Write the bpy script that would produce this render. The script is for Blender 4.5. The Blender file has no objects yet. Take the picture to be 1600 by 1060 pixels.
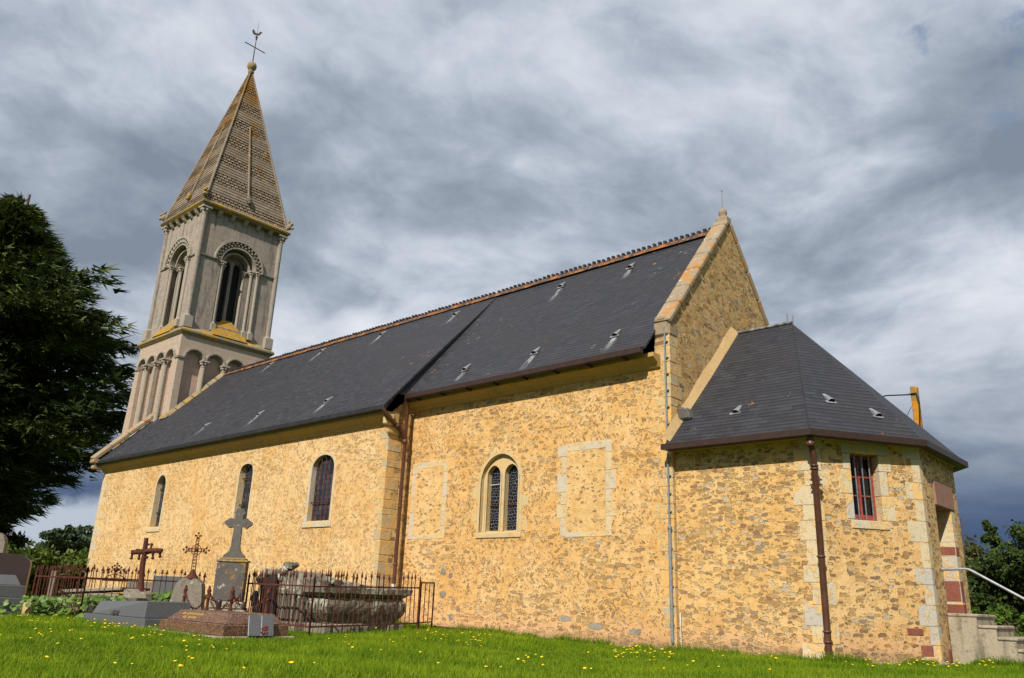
import bpy, math, random
import numpy as np
from mathutils import Vector, Matrix
from mathutils.geometry import tessellate_polygon

random.seed(7)
NR = np.random.default_rng(11)
R_ = math.radians
SC = bpy.context.scene
COL = SC.collection

# ---------------------------------------------------------------- camera
CAMX, CAMY, CAMZ = 7.93, -13.22, 0.73
AR, AP, AY = 0.03910, 1.88321, 0.74264
cam_d = bpy.data.cameras.new("camera")
cam_d.sensor_width = 36.0
cam_d.lens = 28.35
cam_d.clip_start = 0.05
cam_d.clip_end = 3000
cam = bpy.data.objects.new("camera", cam_d)
COL.objects.link(cam)
CAM = Vector((CAMX, CAMY, CAMZ))
ar, ap, ay = AR, AP, AY
rot = Matrix.Rotation(ay, 3, 'Z') @ Matrix.Rotation(ap, 3, 'X') @ Matrix.Rotation(ar, 3, 'Z')
cam.matrix_world = Matrix.Translation(CAM) @ rot.to_4x4()
SC.camera = cam

# ---------------------------------------------------------------- light and exposure
SUN_EL, SUN_AZ = R_(38), R_(20)          # azimuth from -Y towards +X
SC.view_settings.view_transform = 'Standard'
SC.view_settings.look = 'None'
SC.view_settings.gamma = 1
SC.view_settings.exposure = 0.38
sun_d = bpy.data.lights.new("sun", 'SUN')
sun_d.energy = 4.2
sun_d.angle = R_(0.5)
sun_d.color = (1.0, 0.93, 0.82)
sun = bpy.data.objects.new("sun", sun_d)
COL.objects.link(sun)
to_sun = Vector((math.sin(SUN_AZ) * math.cos(SUN_EL), -math.cos(SUN_AZ) * math.cos(SUN_EL), math.sin(SUN_EL)))
sun.rotation_euler = to_sun.to_track_quat('Z', 'Y').to_euler()

# ---------------------------------------------------------------- node helpers
class NT:
    """tiny node-tree writer"""
    def __init__(s, tree):
        s.t = tree
        tree.nodes.clear()
    def n(s, typ, ins=None, **props):
        nd = s.t.nodes.new(typ)
        for k, v in props.items():
            setattr(nd, k, v)
        if ins:
            for k, v in ins.items():
                sock = nd.inputs[k]
                if isinstance(v, bpy.types.NodeSocket):
                    s.t.links.new(v, sock)
                else:
                    if isinstance(v, (tuple, list)) and len(v) == 3 and sock.type == 'RGBA':
                        v = (*v, 1)
                    sock.default_value = v
        return nd
    def m(s, op, a, b=0.0, c=0.0, clamp=False):
        nd = s.n('ShaderNodeMath', {0: a, 1: b, 2: c}, operation=op, use_clamp=clamp)
        return nd.outputs[0]
    def vm(s, op, a, b=(0, 0, 0)):
        nd = s.n('ShaderNodeVectorMath', {0: a, 1: b}, operation=op)
        return nd.outputs['Value' if op in ('DOT_PRODUCT', 'LENGTH') else 'Vector']
    def xyz(s, x, y, z):
        return s.n('ShaderNodeCombineXYZ', {0: x, 1: y, 2: z}).outputs[0]
    def sep(s, v):
        nd = s.n('ShaderNodeSeparateXYZ', {0: v})
        return nd.outputs[0], nd.outputs[1], nd.outputs[2]
    def noise(s, vec, scale, detail=4, rough=0.55, dist=0.0, out='Fac'):
        nd = s.n('ShaderNodeTexNoise', {'Vector': vec, 'Scale': scale, 'Detail': detail, 'Roughness': rough, 'Distortion': dist})
        return nd.outputs[0 if out == 'Fac' else 1]
    def ss(s, x, a, b):
        nd = s.n('ShaderNodeMapRange', {'Value': x, 'From Min': a, 'From Max': b, 'To Min': 0.0, 'To Max': 1.0}, interpolation_type='SMOOTHSTEP')
        return nd.outputs[0]
    def lr(s, x, a, b, c, d):
        nd = s.n('ShaderNodeMapRange', {'Value': x, 'From Min': a, 'From Max': b, 'To Min': c, 'To Max': d})
        return nd.outputs[0]
    def mix(s, f, a, b, mode='MIX'):
        nd = s.n('ShaderNodeMix', data_type='RGBA', blend_type=mode)
        for k, v in ((0, f), (6, a), (7, b)):
            if isinstance(v, bpy.types.NodeSocket):
                s.t.links.new(v, nd.inputs[k])
            else:
                if isinstance(v, (tuple, list)) and len(v) == 3: v = (*v, 1)
                nd.inputs[k].default_value = v
        return nd.outputs[2]
    def ramp(s, x, stops, interp='LINEAR'):
        nd = s.n('ShaderNodeValToRGB', {0: x})
        cr = nd.color_ramp
        cr.interpolation = interp
        while len(cr.elements) > 1: cr.elements.remove(cr.elements[0])
        cr.elements[0].position = stops[0][0]; cr.elements[0].color = (*stops[0][1], 1)
        for p, c in stops[1:]:
            e = cr.elements.new(p); e.color = (*c, 1)
        return nd.outputs[0]

# ---------------------------------------------------------------- sky
SC.world = bpy.data.worlds.new("World")
SC.world.use_nodes = True
w = NT(SC.world.node_tree)
sky = w.n('ShaderNodeTexSky', sky_type='NISHITA', sun_disc=False)
sky.sun_elevation = SUN_EL
sky.sun_rotation = math.pi - SUN_AZ
sky.air_density = 1.0; sky.dust_density = 0.6; sky.ozone_density = 1.5
gen = w.n('ShaderNodeTexCoord').outputs['Generated']
dx, dy, dz = w.sep(gen)
zc = w.m('MAXIMUM', w.m('ADD', dz, 0.30), 0.08)
px, py = w.m('DIVIDE', dx, zc), w.m('DIVIDE', dy, zc)
flat = w.xyz(px, py, 0.0)
# billowing broken cloud: domain-warped noise, lit tops and grey bases
sv = w.xyz(w.m('ADD', w.m('MULTIPLY', px, 0.95), w.m('MULTIPLY', py, 0.30)), w.m('ADD', w.m('MULTIPLY', px, -0.30), w.m('MULTIPLY', py, 0.95)), w.m('MULTIPLY', dz, 0.6))
warp = w.noise(w.vm('ADD', sv, (3.1, 7.7, 0)), 1.3, 5, 0.5, 0.0, 'Color')
sv2 = w.vm('ADD', sv, w.vm('MULTIPLY', w.vm('SUBTRACT', warp, (0.5, 0.5, 0.5)), (0.38, 0.38, 0.2)))
n1 = w.noise(w.vm('ADD', sv2, (2.2, 15.7, 1.0)), 1.55, 12, 0.56, 0.0)
n2 = w.noise(w.vm('ADD', sv2, (21.0, 4.0, 1.0)), 5.2, 12, 0.56, 0.0)
n3 = w.noise(w.vm('ADD', flat, (2.0, 9.0, 3.0)), 0.75, 4, 0.5)
# relief: difference of two nearby samples gives the billows a lit side
nb = w.noise(w.vm('ADD', w.vm('ADD', sv2, (2.2, 15.7, 1.0)), (0.045, -0.075, 0.0)), 1.55, 12, 0.56, 0.0)
rel = w.m('MULTIPLY', w.m('SUBTRACT', n1, nb), 0.62)
tone = w.m('ADD', w.m('ADD', w.m('MULTIPLY', n1, 0.52), rel), w.m('ADD', w.m('MULTIPLY', n2, 0.22), w.m('MULTIPLY', n3, 0.28)))
cloud = w.ramp(tone, [(0.35, (0.225, 0.272, 0.345)), (0.42, (0.305, 0.358, 0.435)), (0.475, (0.395, 0.450, 0.535)), (0.52, (0.505, 0.562, 0.65)), (0.575, (0.63, 0.68, 0.76)), (0.67, (0.82, 0.85, 0.90))])
# heavy blue-grey rain cloud low in the sky, broken by a pale bank
low = w.ss(dz, 0.33, 0.07)
lowc = w.ramp(w.m('ADD', w.m('MULTIPLY', dz, 2.4), w.m('MULTIPLY', w.m('SUBTRACT', w.noise(w.xyz(w.m('MULTIPLY', dx, 2.0), w.m('MULTIPLY', dy, 2.0), w.m('MULTIPLY', dz, 9.0)), 2.2, 6, 0.55), 0.5), 0.7)),
              [(0.0, (0.055, 0.095, 0.19)), (0.22, (0.075, 0.12, 0.22)), (0.42, (0.14, 0.19, 0.28)), (0.62, (0.22, 0.26, 0.33))])
# the pale bank stands in the west only
west = w.ss(w.m('ADD', dx, w.m('MULTIPLY', w.m('SUBTRACT', w.noise(gen, 5.0, 7, 0.6), 0.5), 0.30)), -0.84, -0.92)
bank = w.m('MULTIPLY', west, w.ss(w.m('ADD', dz, w.m('MULTIPLY', w.m('SUBTRACT', w.noise(gen, 9.0, 6, 0.6), 0.5), 0.13)), 0.105, 0.07))
lowc = w.mix(bank, lowc, (0.50, 0.56, 0.65))
cloud = w.mix(low, cloud, lowc)
bg_sky = w.n('ShaderNodeBackground', {'Color': sky.outputs[0], 'Strength': 0.11})
bg_cloud = w.n('ShaderNodeBackground', {'Color': cloud, 'Strength': 0.76})
# one torn hole of blue sky high in the north-east
hd = w.vm('DOT_PRODUCT', gen, (-0.085, 0.825, 0.558))
hole = w.ss(w.m('ADD', hd, w.m('MULTIPLY', w.m('SUBTRACT', w.noise(gen, 11.0, 8, 0.62, 0.3), 0.5), 0.050)), 0.9968, 1.0065)
mx = w.n('ShaderNodeMixShader', {0: hole, 1: bg_cloud.outputs[0], 2: bg_sky.outputs[0]})
w.n('ShaderNodeOutputWorld', {'Surface': mx.outputs[0]})

# ---------------------------------------------------------------- materials
def mat(name):
    m = bpy.data.materials.new(name)
    m.use_nodes = True
    return m, NT(m.node_tree)

def finish(t, color, rough=0.9, height=None, bump=0.4, dist=0.02, metallic=0.0, spec=0.3, extra=None):
    ins = {'Base Color': color, 'Roughness': rough, 'Metallic': metallic, 'Specular IOR Level': spec}
    if height is not None:
        b = t.n('ShaderNodeBump', {'Strength': bump, 'Distance': dist, 'Height': height})
        ins['Normal'] = b.outputs[0]
    if extra: ins.update(extra)
    p = t.n('ShaderNodeBsdfPrincipled', ins)
    t.n('ShaderNodeOutputMaterial', {'Surface': p.outputs[0]})
    return p

def pos(t):
    return t.n('ShaderNodeNewGeometry').outputs['Position']

def tone_attr(t, name='tone'):
    return t.n('ShaderNodeAttribute', attribute_name=name).outputs['Fac']

def rubble(name, d, seed=0.0, flat_amt=0.5, dens=1.0, base=(0.68, 0.395, 0.135), pale=(0.74, 0.50, 0.235), dirt=0.0, big=1.0, stoneb=1.0, chips=1.0, soft=1.0):
    """ochre lime render with stones showing: d is the unit direction along the wall"""
    m, t = mat(name)
    P = pos(t)
    def jig(sc, amp): return t.vm('MULTIPLY', t.vm('SUBTRACT', t.noise(P, sc, 3, 0.6, 0, 'Color'), (0.5, 0.5, 0.5)), (amp, amp, amp))
    Pw = t.vm('ADD', t.vm('ADD', P, jig(7.0, 0.085)), jig(32.0, 0.030))
    u = t.m('ADD', t.vm('DOT_PRODUCT', Pw, (d[0], d[1], 0)), seed)
    v = t.sep(Pw)[2]
    szn = t.noise(t.xyz(u, v, seed), 0.55, 3, 0.6)
    def layer(vec, lo, hi, rnd=0.95, soft=0.05):
        A = t.n('ShaderNodeTexVoronoi', {'Vector': vec, 'Scale': 1.0, 'Randomness': rnd, 'Exponent': 3.2}, distance='MINKOWSKI')
        ra, rb, rc = t.sep(A.outputs['Color'])
        thr = t.m('MULTIPLY', t.m('ADD', t.lr(ra, 0, 1, lo, hi), t.m('MULTIPLY', t.m('SUBTRACT', szn, 0.5), 0.35)), dens)
        return t.m('SUBTRACT', thr, A.outputs['Distance']), rb, rc
    # A: stones lying flat in rough courses
    da, ra, rc = layer(t.xyz(t.m('MULTIPLY', u, 6.6 / big), t.m('MULTIPLY', v, 14.5 / big), seed), 0.24, 0.58)
    # B: herringbone courses, leaning to and fro
    row = t.m('DIVIDE', v, 0.118 * big)
    sg = t.m('SUBTRACT', t.m('MULTIPLY', t.m('MODULO', t.m('ABSOLUTE', t.m('FLOOR', row)), 2.0), 2.0), 1.0)
    ub = t.m('ADD', u, t.m('MULTIPLY', t.m('MULTIPLY', t.m('FRACT', row), sg), 0.072))
    db, rb, rc2 = layer(t.xyz(t.m('MULTIPLY', ub, 15.5 / big), row, seed + 3), 0.16, 0.50, 0.6)
    reg = t.noise(t.xyz(t.m('MULTIPLY', u, 0.35), t.m('MULTIPLY', v, 1.3), seed + 8), 1.0, 3, 0.6)
    sel = t.ss(reg, flat_amt - 0.02, flat_amt + 0.02)
    isel = t.m('SUBTRACT', 1.0, sel)
    dd = t.m('ADD', t.m('MULTIPLY', da, isel), t.m('MULTIPLY', db, sel))
    rnd = t.m('ADD', t.m('MULTIPLY', ra, isel), t.m('MULTIPLY', rb, sel))
    # C: small chips and pinnings between them
    dc, rcc, _ = layer(t.xyz(t.m('MULTIPLY', u, 18.0), t.m('MULTIPLY', v, 30.0), seed + 6), -0.22 * (2 - chips), 0.42 * chips, 1.0)
    cover = t.noise(P, 1.9, 4, 0.65)
    cv = t.m('MULTIPLY', t.m('SUBTRACT', t.ss(cover, 0.30, 0.52), 1.0), 0.20)
    rag = t.m('MULTIPLY', t.m('SUBTRACT', t.noise(P, 60.0, 3, 0.7), 0.5), 0.20)
    dd = t.m('ADD', t.m('ADD', dd, cv), rag)
    dc = t.m('ADD', t.m('ADD', dc, cv), rag)
    fA = t.ss(dd, 0.0, 0.07); fC = t.m('MULTIPLY', t.ss(dc, 0.0, 0.06), 0.85)
    k = stoneb * 0.88
    def pal(r):
        return t.ramp(r, [(0.0, (0.58, 0.37, 0.155)), (0.13, (0.50, 0.315, 0.135)), (0.26, (0.64, 0.46, 0.25)), (0.38, (0.46, 0.27, 0.10)), (0.50, (0.42 * k, 0.26 * k, 0.115 * k)), (0.60, (0.55, 0.40, 0.22)), (0.68, (0.27 * k, 0.185 * k, 0.12 * k)), (0.76, (0.42 * k, 0.235 * k, 0.085 * k)), (0.84, (0.31 * k, 0.25 * k, 0.185 * k)), (0.90, (0.25 * k, 0.13 * k, 0.085 * k)), (0.95, (0.50, 0.45, 0.36))], 'CONSTANT')
    grain = t.noise(P, 48.0, 5, 0.7)
    fleck = t.noise(P, 110.0, 3, 0.7)
    stone = t.mix(t.m('MULTIPLY', t.ss(grain, 0.42, 0.62), 0.45), t.mix(t.m('MULTIPLY', fA, 1.0), pal(rcc), pal(rnd)), (0.13, 0.09, 0.06))
    stone = t.mix(t.m('MULTIPLY', t.ss(fleck, 0.52, 0.66), 0.35), stone, (0.56, 0.42, 0.24))
    big_n = t.noise(P, 0.8, 6, 0.65)
    mid_n = t.noise(P, 5.5, 6, 0.7)
    mort = t.mix(t.ss(big_n, 0.36, 0.64), base, pale)
    mort = t.mix(t.m('MULTIPLY', t.ss(mid_n, 0.40, 0.68), 0.8), mort, (base[0] * 0.80, base[1] * 0.72, base[2] * 0.66))
    mort = t.mix(t.m('MULTIPLY', t.ss(t.noise(P, 2.6, 5, 0.7), 0.52, 0.70), 0.55), mort, (0.70, 0.53, 0.31))
    mort = t.mix(t.m('MULTIPLY', t.ss(grain, 0.46, 0.72), 0.38), mort, (0.40, 0.235, 0.09))
    mort = t.mix(t.m('MULTIPLY', t.ss(fleck, 0.56, 0.70), 0.40), mort, (0.80, 0.60, 0.34))
    foot = t.m('MULTIPLY', t.ss(t.m('ADD', t.sep(P)[2], t.m('MULTIPLY', mid_n, 0.6)), 1.05, 0.25), 0.7)
    mort = t.mix(foot, mort, (0.60, 0.35, 0.195))
    algae = t.m('MULTIPLY', t.ss(t.m('ADD', t.sep(P)[2], t.m('MULTIPLY', t.m('SUBTRACT', grain, 0.5), 0.35)), 0.24, 0.02), 0.6)
    if dirt > 0:
        mort = t.mix(t.m('MULTIPLY', t.ss(t.noise(P, 2.2, 6, 0.7), 0.42, 0.72), dirt), mort, (0.25, 0.19, 0.115))
    f = t.m('MAXIMUM', fA, fC)
    col = t.mix(t.m('MULTIPLY', f, soft), mort, stone)
    # crevice shade painted into the colour where the render stops short of the stone
    lipA = t.ss(t.m('ABSOLUTE', t.m('SUBTRACT', dd, 0.012)), 0.040, 0.008)
    lipC = t.m('MULTIPLY', t.ss(t.m('ABSOLUTE', t.m('SUBTRACT', dc, 0.012)), 0.05, 0.01), t.m('SUBTRACT', 1.0, fA))
    lip = t.m('MULTIPLY', t.m('MAXIMUM', lipA, t.m('MULTIPLY', lipC, 0.8)), t.ss(t.noise(P, 11, 3, 0.6), 0.38, 0.56))
    col = t.mix(t.m('MULTIPLY', lip, 0.62 * soft), col, (0.22, 0.115, 0.04))
    col = t.mix(algae, col, (0.17, 0.135, 0.075))
    h = t.m('ADD', t.m('MULTIPLY', mid_n, 0.55), t.m('ADD', t.m('MULTIPLY', grain, 0.35), t.m('MULTIPLY', f, -0.30)))
    h = t.m('SUBTRACT', h, t.m('MULTIPLY', lip, 0.6))
    finish(t, col, 0.92, h, 0.85, 0.05, spec=0.12)
    return m

def ashlar(name, c1, c2, cdark, rough=0.9, lich=0.0, lcol=(0.42, 0.22, 0.03), lthr=0.55, nscale=3.0, bump=0.35, streak=0.0, warm=None, tonek=0.35, courses=0.0, dirs=None, smear=0.0, smc=(0.64, 0.39, 0.145)):
    m, t = mat(name)
    P = pos(t)
    n = t.noise(P, nscale, 6, 0.65)
    g = t.noise(P, 40.0, 4, 0.7)
    tn = tone_attr(t)
    c = t.mix(t.ss(t.m('ADD', t.m('MULTIPLY', n, 0.65), t.m('MULTIPLY', tn, tonek)), 0.28, 0.72), c1, c2)
    c = t.mix(t.m('MULTIPLY', t.ss(t.noise(P, nscale * 2.7, 7, 0.72), 0.50, 0.74), 0.75), c, cdark)
    c = t.mix(t.m('MULTIPLY', t.ss(g, 0.45, 0.75), 0.35), c, cdark)
    h = t.m('ADD', t.m('MULTIPLY', n, 0.6), t.m('MULTIPLY', g, 0.3))
    if courses > 0:
        x, y, z = t.sep(P)
        uu = t.m('ADD', x, y)
        br = t.n('ShaderNodeTexBrick', {'Vector': t.xyz(uu, z, 0.0), 'Color1': (0, 0, 0), 'Color2': (1, 1, 1), 'Mortar': (0.5, 0.5, 0.5), 'Scale': 1.0, 'Mortar Size': 0.005, 'Mortar Smooth': 0.3, 'Bias': 0.0, 'Brick Width': courses * 1.7, 'Row Height': courses})
        c = t.mix(t.m('MULTIPLY', br.outputs['Fac'], 0.38), c, (c1[0] * 0.55, c1[1] * 0.5, c1[2] * 0.45))
        bt = t.sep(br.outputs['Color'])[0]
        c = t.mix(t.m('MULTIPLY', bt, 0.30), c, warm or cdark)
        h = t.m('SUBTRACT', h, t.m('MULTIPLY', br.outputs['Fac'], 0.6))
    if streak > 0:
        x, y, z = t.sep(P)
        st = t.noise(t.xyz(t.m('MULTIPLY', x, 6.0), t.m('MULTIPLY', y, 6.0), t.m('MULTIPLY', z, 0.7)), 1.0, 4, 0.6)
        c = t.mix(t.m('MULTIPLY', t.ss(st, 0.48, 0.75), streak), c, cdark)
    if smear > 0:
        sm_ = t.ss(t.noise(t.vm('ADD', P, (4, 4, 9)), 3.4, 6, 0.72), 0.62 - smear * 0.25, 0.68 - smear * 0.25)
        c = t.mix(sm_, c, smc)
        h = t.m('ADD', h, t.m('MULTIPLY', sm_, 0.3))
    if lich > 0:
        l = t.ss(t.m('ADD', t.noise(P, 2.1, 7, 0.72), t.m('MULTIPLY', t.noise(P, 19.0, 3, 0.6), 0.22)), lthr, lthr + 0.08)
        lc = t.mix(t.noise(P, 13.0, 3, 0.6), lcol, (lcol[0] * 1.3, lcol[1] * 1.55, lcol[2] * 1.7))
        c = t.mix(t.m('MULTIPLY', l, lich), c, lc)
        wl = t.ss(t.noise(t.vm('ADD', P, (5, 5, 5)), 7.0, 5, 0.65), 0.60, 0.68)
        c = t.mix(t.m('MULTIPLY', wl, 0.6), c, (0.55, 0.53, 0.45))
    finish(t, c, rough, h, bump, 0.03, spec=0.15)
    return m

def slate(name, d, slope, eave, lich=0.5, rowh=0.115, wid=0.24, base=1.0, spots=()):
    """courses of slates: d = direction along the eaves, slope = unit vector up the roof; spots = (u, v) of vents that leave pale streaks"""
    m, t = mat(name)
    P = pos(t)
    u0 = t.vm('DOT_PRODUCT', P, d)
    v0 = t.vm('DOT_PRODUCT', t.vm('SUBTRACT', P, eave), slope)
    v = t.m('ADD', v0, t.m('MULTIPLY', t.noise(P, 1.4, 3, 0.6), 0.05))
    v = t.m('ADD', v, t.m('MULTIPLY', t.noise(P, 12.0, 2, 0.6), 0.016))
    u = u0
    br = t.n('ShaderNodeTexBrick', {'Vector': t.xyz(u, v, 0.0), 'Color1': (0, 0, 0), 'Color2': (1, 1, 1), 'Mortar': (0, 0, 0), 'Scale': 1.0, 'Mortar Size': 0.005, 'Mortar Smooth': 0.2, 'Bias': 0.0, 'Brick Width': wid, 'Row Height': rowh})
    bt = t.sep(br.outputs['Color'])[0]
    fr = t.m('FRACT', t.m('DIVIDE', v, rowh))
    n = t.noise(P, 1.1, 6, 0.65)
    c = t.mix(bt, (0.020 * base, 0.022 * base, 0.031 * base), (0.046 * base, 0.047 * base, 0.058 * base))
    c = t.mix(t.ss(n, 0.35, 0.7), c, (0.032 * base, 0.031 * base, 0.035 * base))
    c = t.mix(t.m('MULTIPLY', t.ss(t.noise(P, 6.0, 6, 0.75), 0.50, 0.75), 0.4), c, (0.070, 0.066, 0.064))
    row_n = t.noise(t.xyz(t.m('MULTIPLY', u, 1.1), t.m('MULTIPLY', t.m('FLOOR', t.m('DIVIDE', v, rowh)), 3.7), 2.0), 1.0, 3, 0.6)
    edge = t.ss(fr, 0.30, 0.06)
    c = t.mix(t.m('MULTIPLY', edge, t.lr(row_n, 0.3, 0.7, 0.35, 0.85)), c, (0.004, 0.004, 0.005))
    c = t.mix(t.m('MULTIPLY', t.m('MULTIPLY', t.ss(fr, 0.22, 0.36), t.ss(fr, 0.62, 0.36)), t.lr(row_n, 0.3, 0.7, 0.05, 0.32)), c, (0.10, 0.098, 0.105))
    wl = t.ss(t.m('ADD', t.noise(P, 3.3, 6, 0.75), t.m('MULTIPLY', t.noise(P, 0.5, 2, 0.5), 0.25)), 0.765, 0.86)
    c = t.mix(t.m('MULTIPLY', wl, lich), c, (0.26, 0.26, 0.22))
    ol = t.ss(t.m('ADD', t.noise(t.vm('ADD', P, (9, 1, 4)), 5.0, 4, 0.7), t.m('MULTIPLY', t.noise(P, 0.45, 2, 0.5), 0.35)), 0.85, 0.88)
    c = t.mix(t.m('MULTIPLY', ol, lich), c, (0.42, 0.17, 0.02))
    if spots:
        acc = None
        stn = t.noise(t.xyz(t.m('MULTIPLY', u0, 16.0), t.m('MULTIPLY', v0, 3.0), 0.0), 1.0, 4, 0.7)
        for k_, (su, sv) in enumerate(spots):
            ln = 0.55 + 0.35 * ((k_ * 37) % 10) / 10
            dv = t.m('SUBTRACT', sv, v0)
            w_ = t.m('ADD', 0.09, t.m('MULTIPLY', dv, 0.13))
            e = t.m('MULTIPLY', t.ss(t.m('ABSOLUTE', t.m('SUBTRACT', u0, su)), w_, 0.02), t.m('MULTIPLY', t.ss(dv, -0.02, 0.06), t.ss(dv, ln, 0.10)))
            acc = e if acc is None else t.m('MAXIMUM', acc, e)
        c = t.mix(t.m('MULTIPLY', acc, t.ss(stn, 0.38, 0.62)), c, (0.34, 0.35, 0.36))
    h = t.m('ADD', t.m('MULTIPLY', t.m('SUBTRACT', 1.0, fr), 0.8), t.m('ADD', t.m('MULTIPLY', bt, 0.3), t.m('MULTIPLY', t.noise(P, 30, 3, 0.6), 0.12)))
    finish(t, c, t.lr(bt, 0, 1, 0.52, 0.74), h, 0.5, 0.012, spec=0.22)
    return m

def simple(name, c, rough=0.6, metallic=0.0, c2=None, nscale=8.0, bump=0.1, lo=0.4, hi=0.65, spec=0.4, toned=False):
    m, t = mat(name)
    P = pos(t)
    n = t.noise(P, nscale, 6, 0.68)
    col = t.mix(t.ss(n, lo, hi), c, c2 if c2 else tuple(x * 0.8 for x in c))
    if toned:
        col = t.mix(t.m('MULTIPLY', tone_attr(t), 0.5), col, tuple(x * 0.55 for x in c))
    finish(t, col, rough, t.m('ADD', n, t.m('MULTIPLY', t.noise(P, nscale * 7, 3, 0.6), 0.4)), bump, 0.02, metallic, spec)
    return m

M = {}
SX = (1.0, 0.0, 0.0); SY = (0.0, 1.0, 0.0)
M['chancel'] = rubble("chancel_render", SX, 0.0, 0.50, 0.98, soft=0.8)
M['nave'] = rubble("nave_render", SX, 13.0, 0.42, 0.95, base=(0.70, 0.43, 0.17), pale=(0.75, 0.54, 0.28), big=0.9, soft=0.55)
M['return'] = rubble("return_render", SY, 5.0, 0.8, 1.0, big=1.4, base=(0.60, 0.38, 0.15), stoneb=1.1)
M['gable'] = rubble("gable_render", SY, 3.0, 0.66, 0.92, base=(0.54, 0.34, 0.125), pale=(0.56, 0.39, 0.19), dirt=0.55, big=1.2)
M['apse_s'] = rubble("apse_render", SX, 21.0, 0.95, 1.16, base=(0.69, 0.42, 0.155), pale=(0.74, 0.50, 0.22), big=0.9, soft=0.88)
dfac = Vector((1.2, 1.7, 0)).normalized()
M['apse_se'] = rubble("apse_facet_render", tuple(dfac), 31.0, 0.95, 1.04, base=(0.65, 0.40, 0.155))
M['apse_e'] = rubble("apse_door_wall_render", SY, 41.0, 0.8, 1.15, base=(0.60, 0.40, 0.17), big=0.8)
M['fill'] = rubble("infill_render", SX, 51.0, 0.9, 0.62, base=(0.66, 0.42, 0.16), stoneb=1.15)
M['quoin'] = ashlar("quoin_stone", (0.44, 0.38, 0.27), (0.58, 0.42, 0.21), (0.26, 0.21, 0.14), nscale=4, tonek=0.6, bump=0.8, smear=0.62)
M['apse_quoin'] = ashlar("pale_quoin_stone", (0.46, 0.43, 0.385), (0.60, 0.49, 0.31), (0.30, 0.26, 0.21), nscale=5, tonek=0.5, bump=0.7, smear=0.42, smc=(0.66, 0.43, 0.18))
M['surround'] = ashlar("window_stone", (0.52, 0.415, 0.235), (0.58, 0.42, 0.205), (0.36, 0.27, 0.15), nscale=3, tonek=0.45, bump=0.6, smear=0.28)
M['pale'] = ashlar("pale_window_stone", (0.52, 0.46, 0.36), (0.60, 0.47, 0.28), (0.34, 0.29, 0.22), nscale=4, tonek=0.5, bump=0.7, smear=0.40, smc=(0.62, 0.43, 0.20))
M['cornice'] = ashlar("cornice_stone", (0.42, 0.285, 0.115), (0.47, 0.30, 0.10), (0.27, 0.18, 0.08), nscale=1.6, tonek=0.3)
M['fillet'] = ashlar("mortar_fillet", (0.44, 0.30, 0.14), (0.48, 0.335, 0.165), (0.28, 0.19, 0.09), nscale=3.5, bump=0.8)
M['coping'] = ashlar("coping_stone", (0.26, 0.215, 0.155), (0.36, 0.27, 0.175), (0.12, 0.10, 0.075), lich=0.9, lcol=(0.34, 0.145, 0.035), lthr=0.62, nscale=4)
M['tower'] = ashlar("tower_stone", (0.25, 0.232, 0.21), (0.355, 0.305, 0.25), (0.10, 0.09, 0.082), nscale=1.9, courses=0.29, warm=(0.33, 0.235, 0.20), bump=0.6, streak=0.75)
M['tower_low'] = ashlar("tower_pink_stone", (0.42, 0.345, 0.27), (0.48, 0.345, 0.275), (0.27, 0.22, 0.18), nscale=1.0, courses=0.29, warm=(0.47, 0.32, 0.25), bump=0.5, streak=0.4)
M['carved'] = ashlar("carved_stone", (0.30, 0.265, 0.225), (0.38, 0.33, 0.265), (0.14, 0.12, 0.10), nscale=5, bump=0.6)
M['ledge'] = ashlar("ledge_stone", (0.23, 0.195, 0.145), (0.28, 0.23, 0.155), (0.13, 0.11, 0.08), lich=0.85, lcol=(0.34, 0.18, 0.02), lthr=0.60, nscale=3, bump=0.6)
M['lichen'] = ashlar("lichened_stone", (0.235, 0.18, 0.105), (0.30, 0.205, 0.085), (0.12, 0.10, 0.07), lich=0.85, lcol=(0.33, 0.18, 0.02), lthr=0.61, nscale=4, bump=0.8)
M['oldstone'] = ashlar("weathered_grave_stone", (0.20, 0.175, 0.14), (0.33, 0.285, 0.22), (0.065, 0.058, 0.05), lich=0.5, lcol=(0.40, 0.30, 0.10), lthr=0.74, nscale=6, bump=0.9)
M['monument'] = ashlar("grey_monument_stone", (0.115, 0.105, 0.095), (0.155, 0.14, 0.125), (0.06, 0.055, 0.05), lich=0.55, lcol=(0.42, 0.38, 0.28), lthr=0.76, nscale=5, bump=0.4, tonek=0.3)
M['pedestal'] = ashlar("lichened_grey_pedestal", (0.10, 0.092, 0.085), (0.14, 0.125, 0.11), (0.05, 0.046, 0.042), lich=0.9, lcol=(0.34, 0.15, 0.02), lthr=0.62, nscale=4, bump=0.5, tonek=0.3)
M['tomb'] = ashlar("lichened_tomb_stone", (0.13, 0.115, 0.092), (0.23, 0.195, 0.15), (0.028, 0.026, 0.022), lich=0.75, lcol=(0.34, 0.31, 0.23), lthr=0.63, nscale=5, bump=1.0, streak=0.85)
M['concrete'] = ashlar("step_concrete", (0.36, 0.305, 0.225), (0.45, 0.375, 0.27), (0.085, 0.072, 0.055), nscale=3.2, bump=0.8, streak=0.8, tonek=0.1)
M['red_stone'] = ashlar("red_sandstone", (0.20, 0.065, 0.045), (0.27, 0.105, 0.07), (0.12, 0.05, 0.035), nscale=6, bump=0.5)
M['lintel'] = ashlar("pink_lintel_stone", (0.28, 0.145, 0.11), (0.34, 0.20, 0.15), (0.17, 0.095, 0.075), nscale=6, bump=0.5)
M['gutter'] = simple("brown_gutter_paint", (0.030, 0.017, 0.012), 0.45, c2=(0.045, 0.022, 0.014))
M['verge'] = simple("dark_verge_slate", (0.016, 0.016, 0.018), 0.6, c2=(0.026, 0.026, 0.03), nscale=5)
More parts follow.
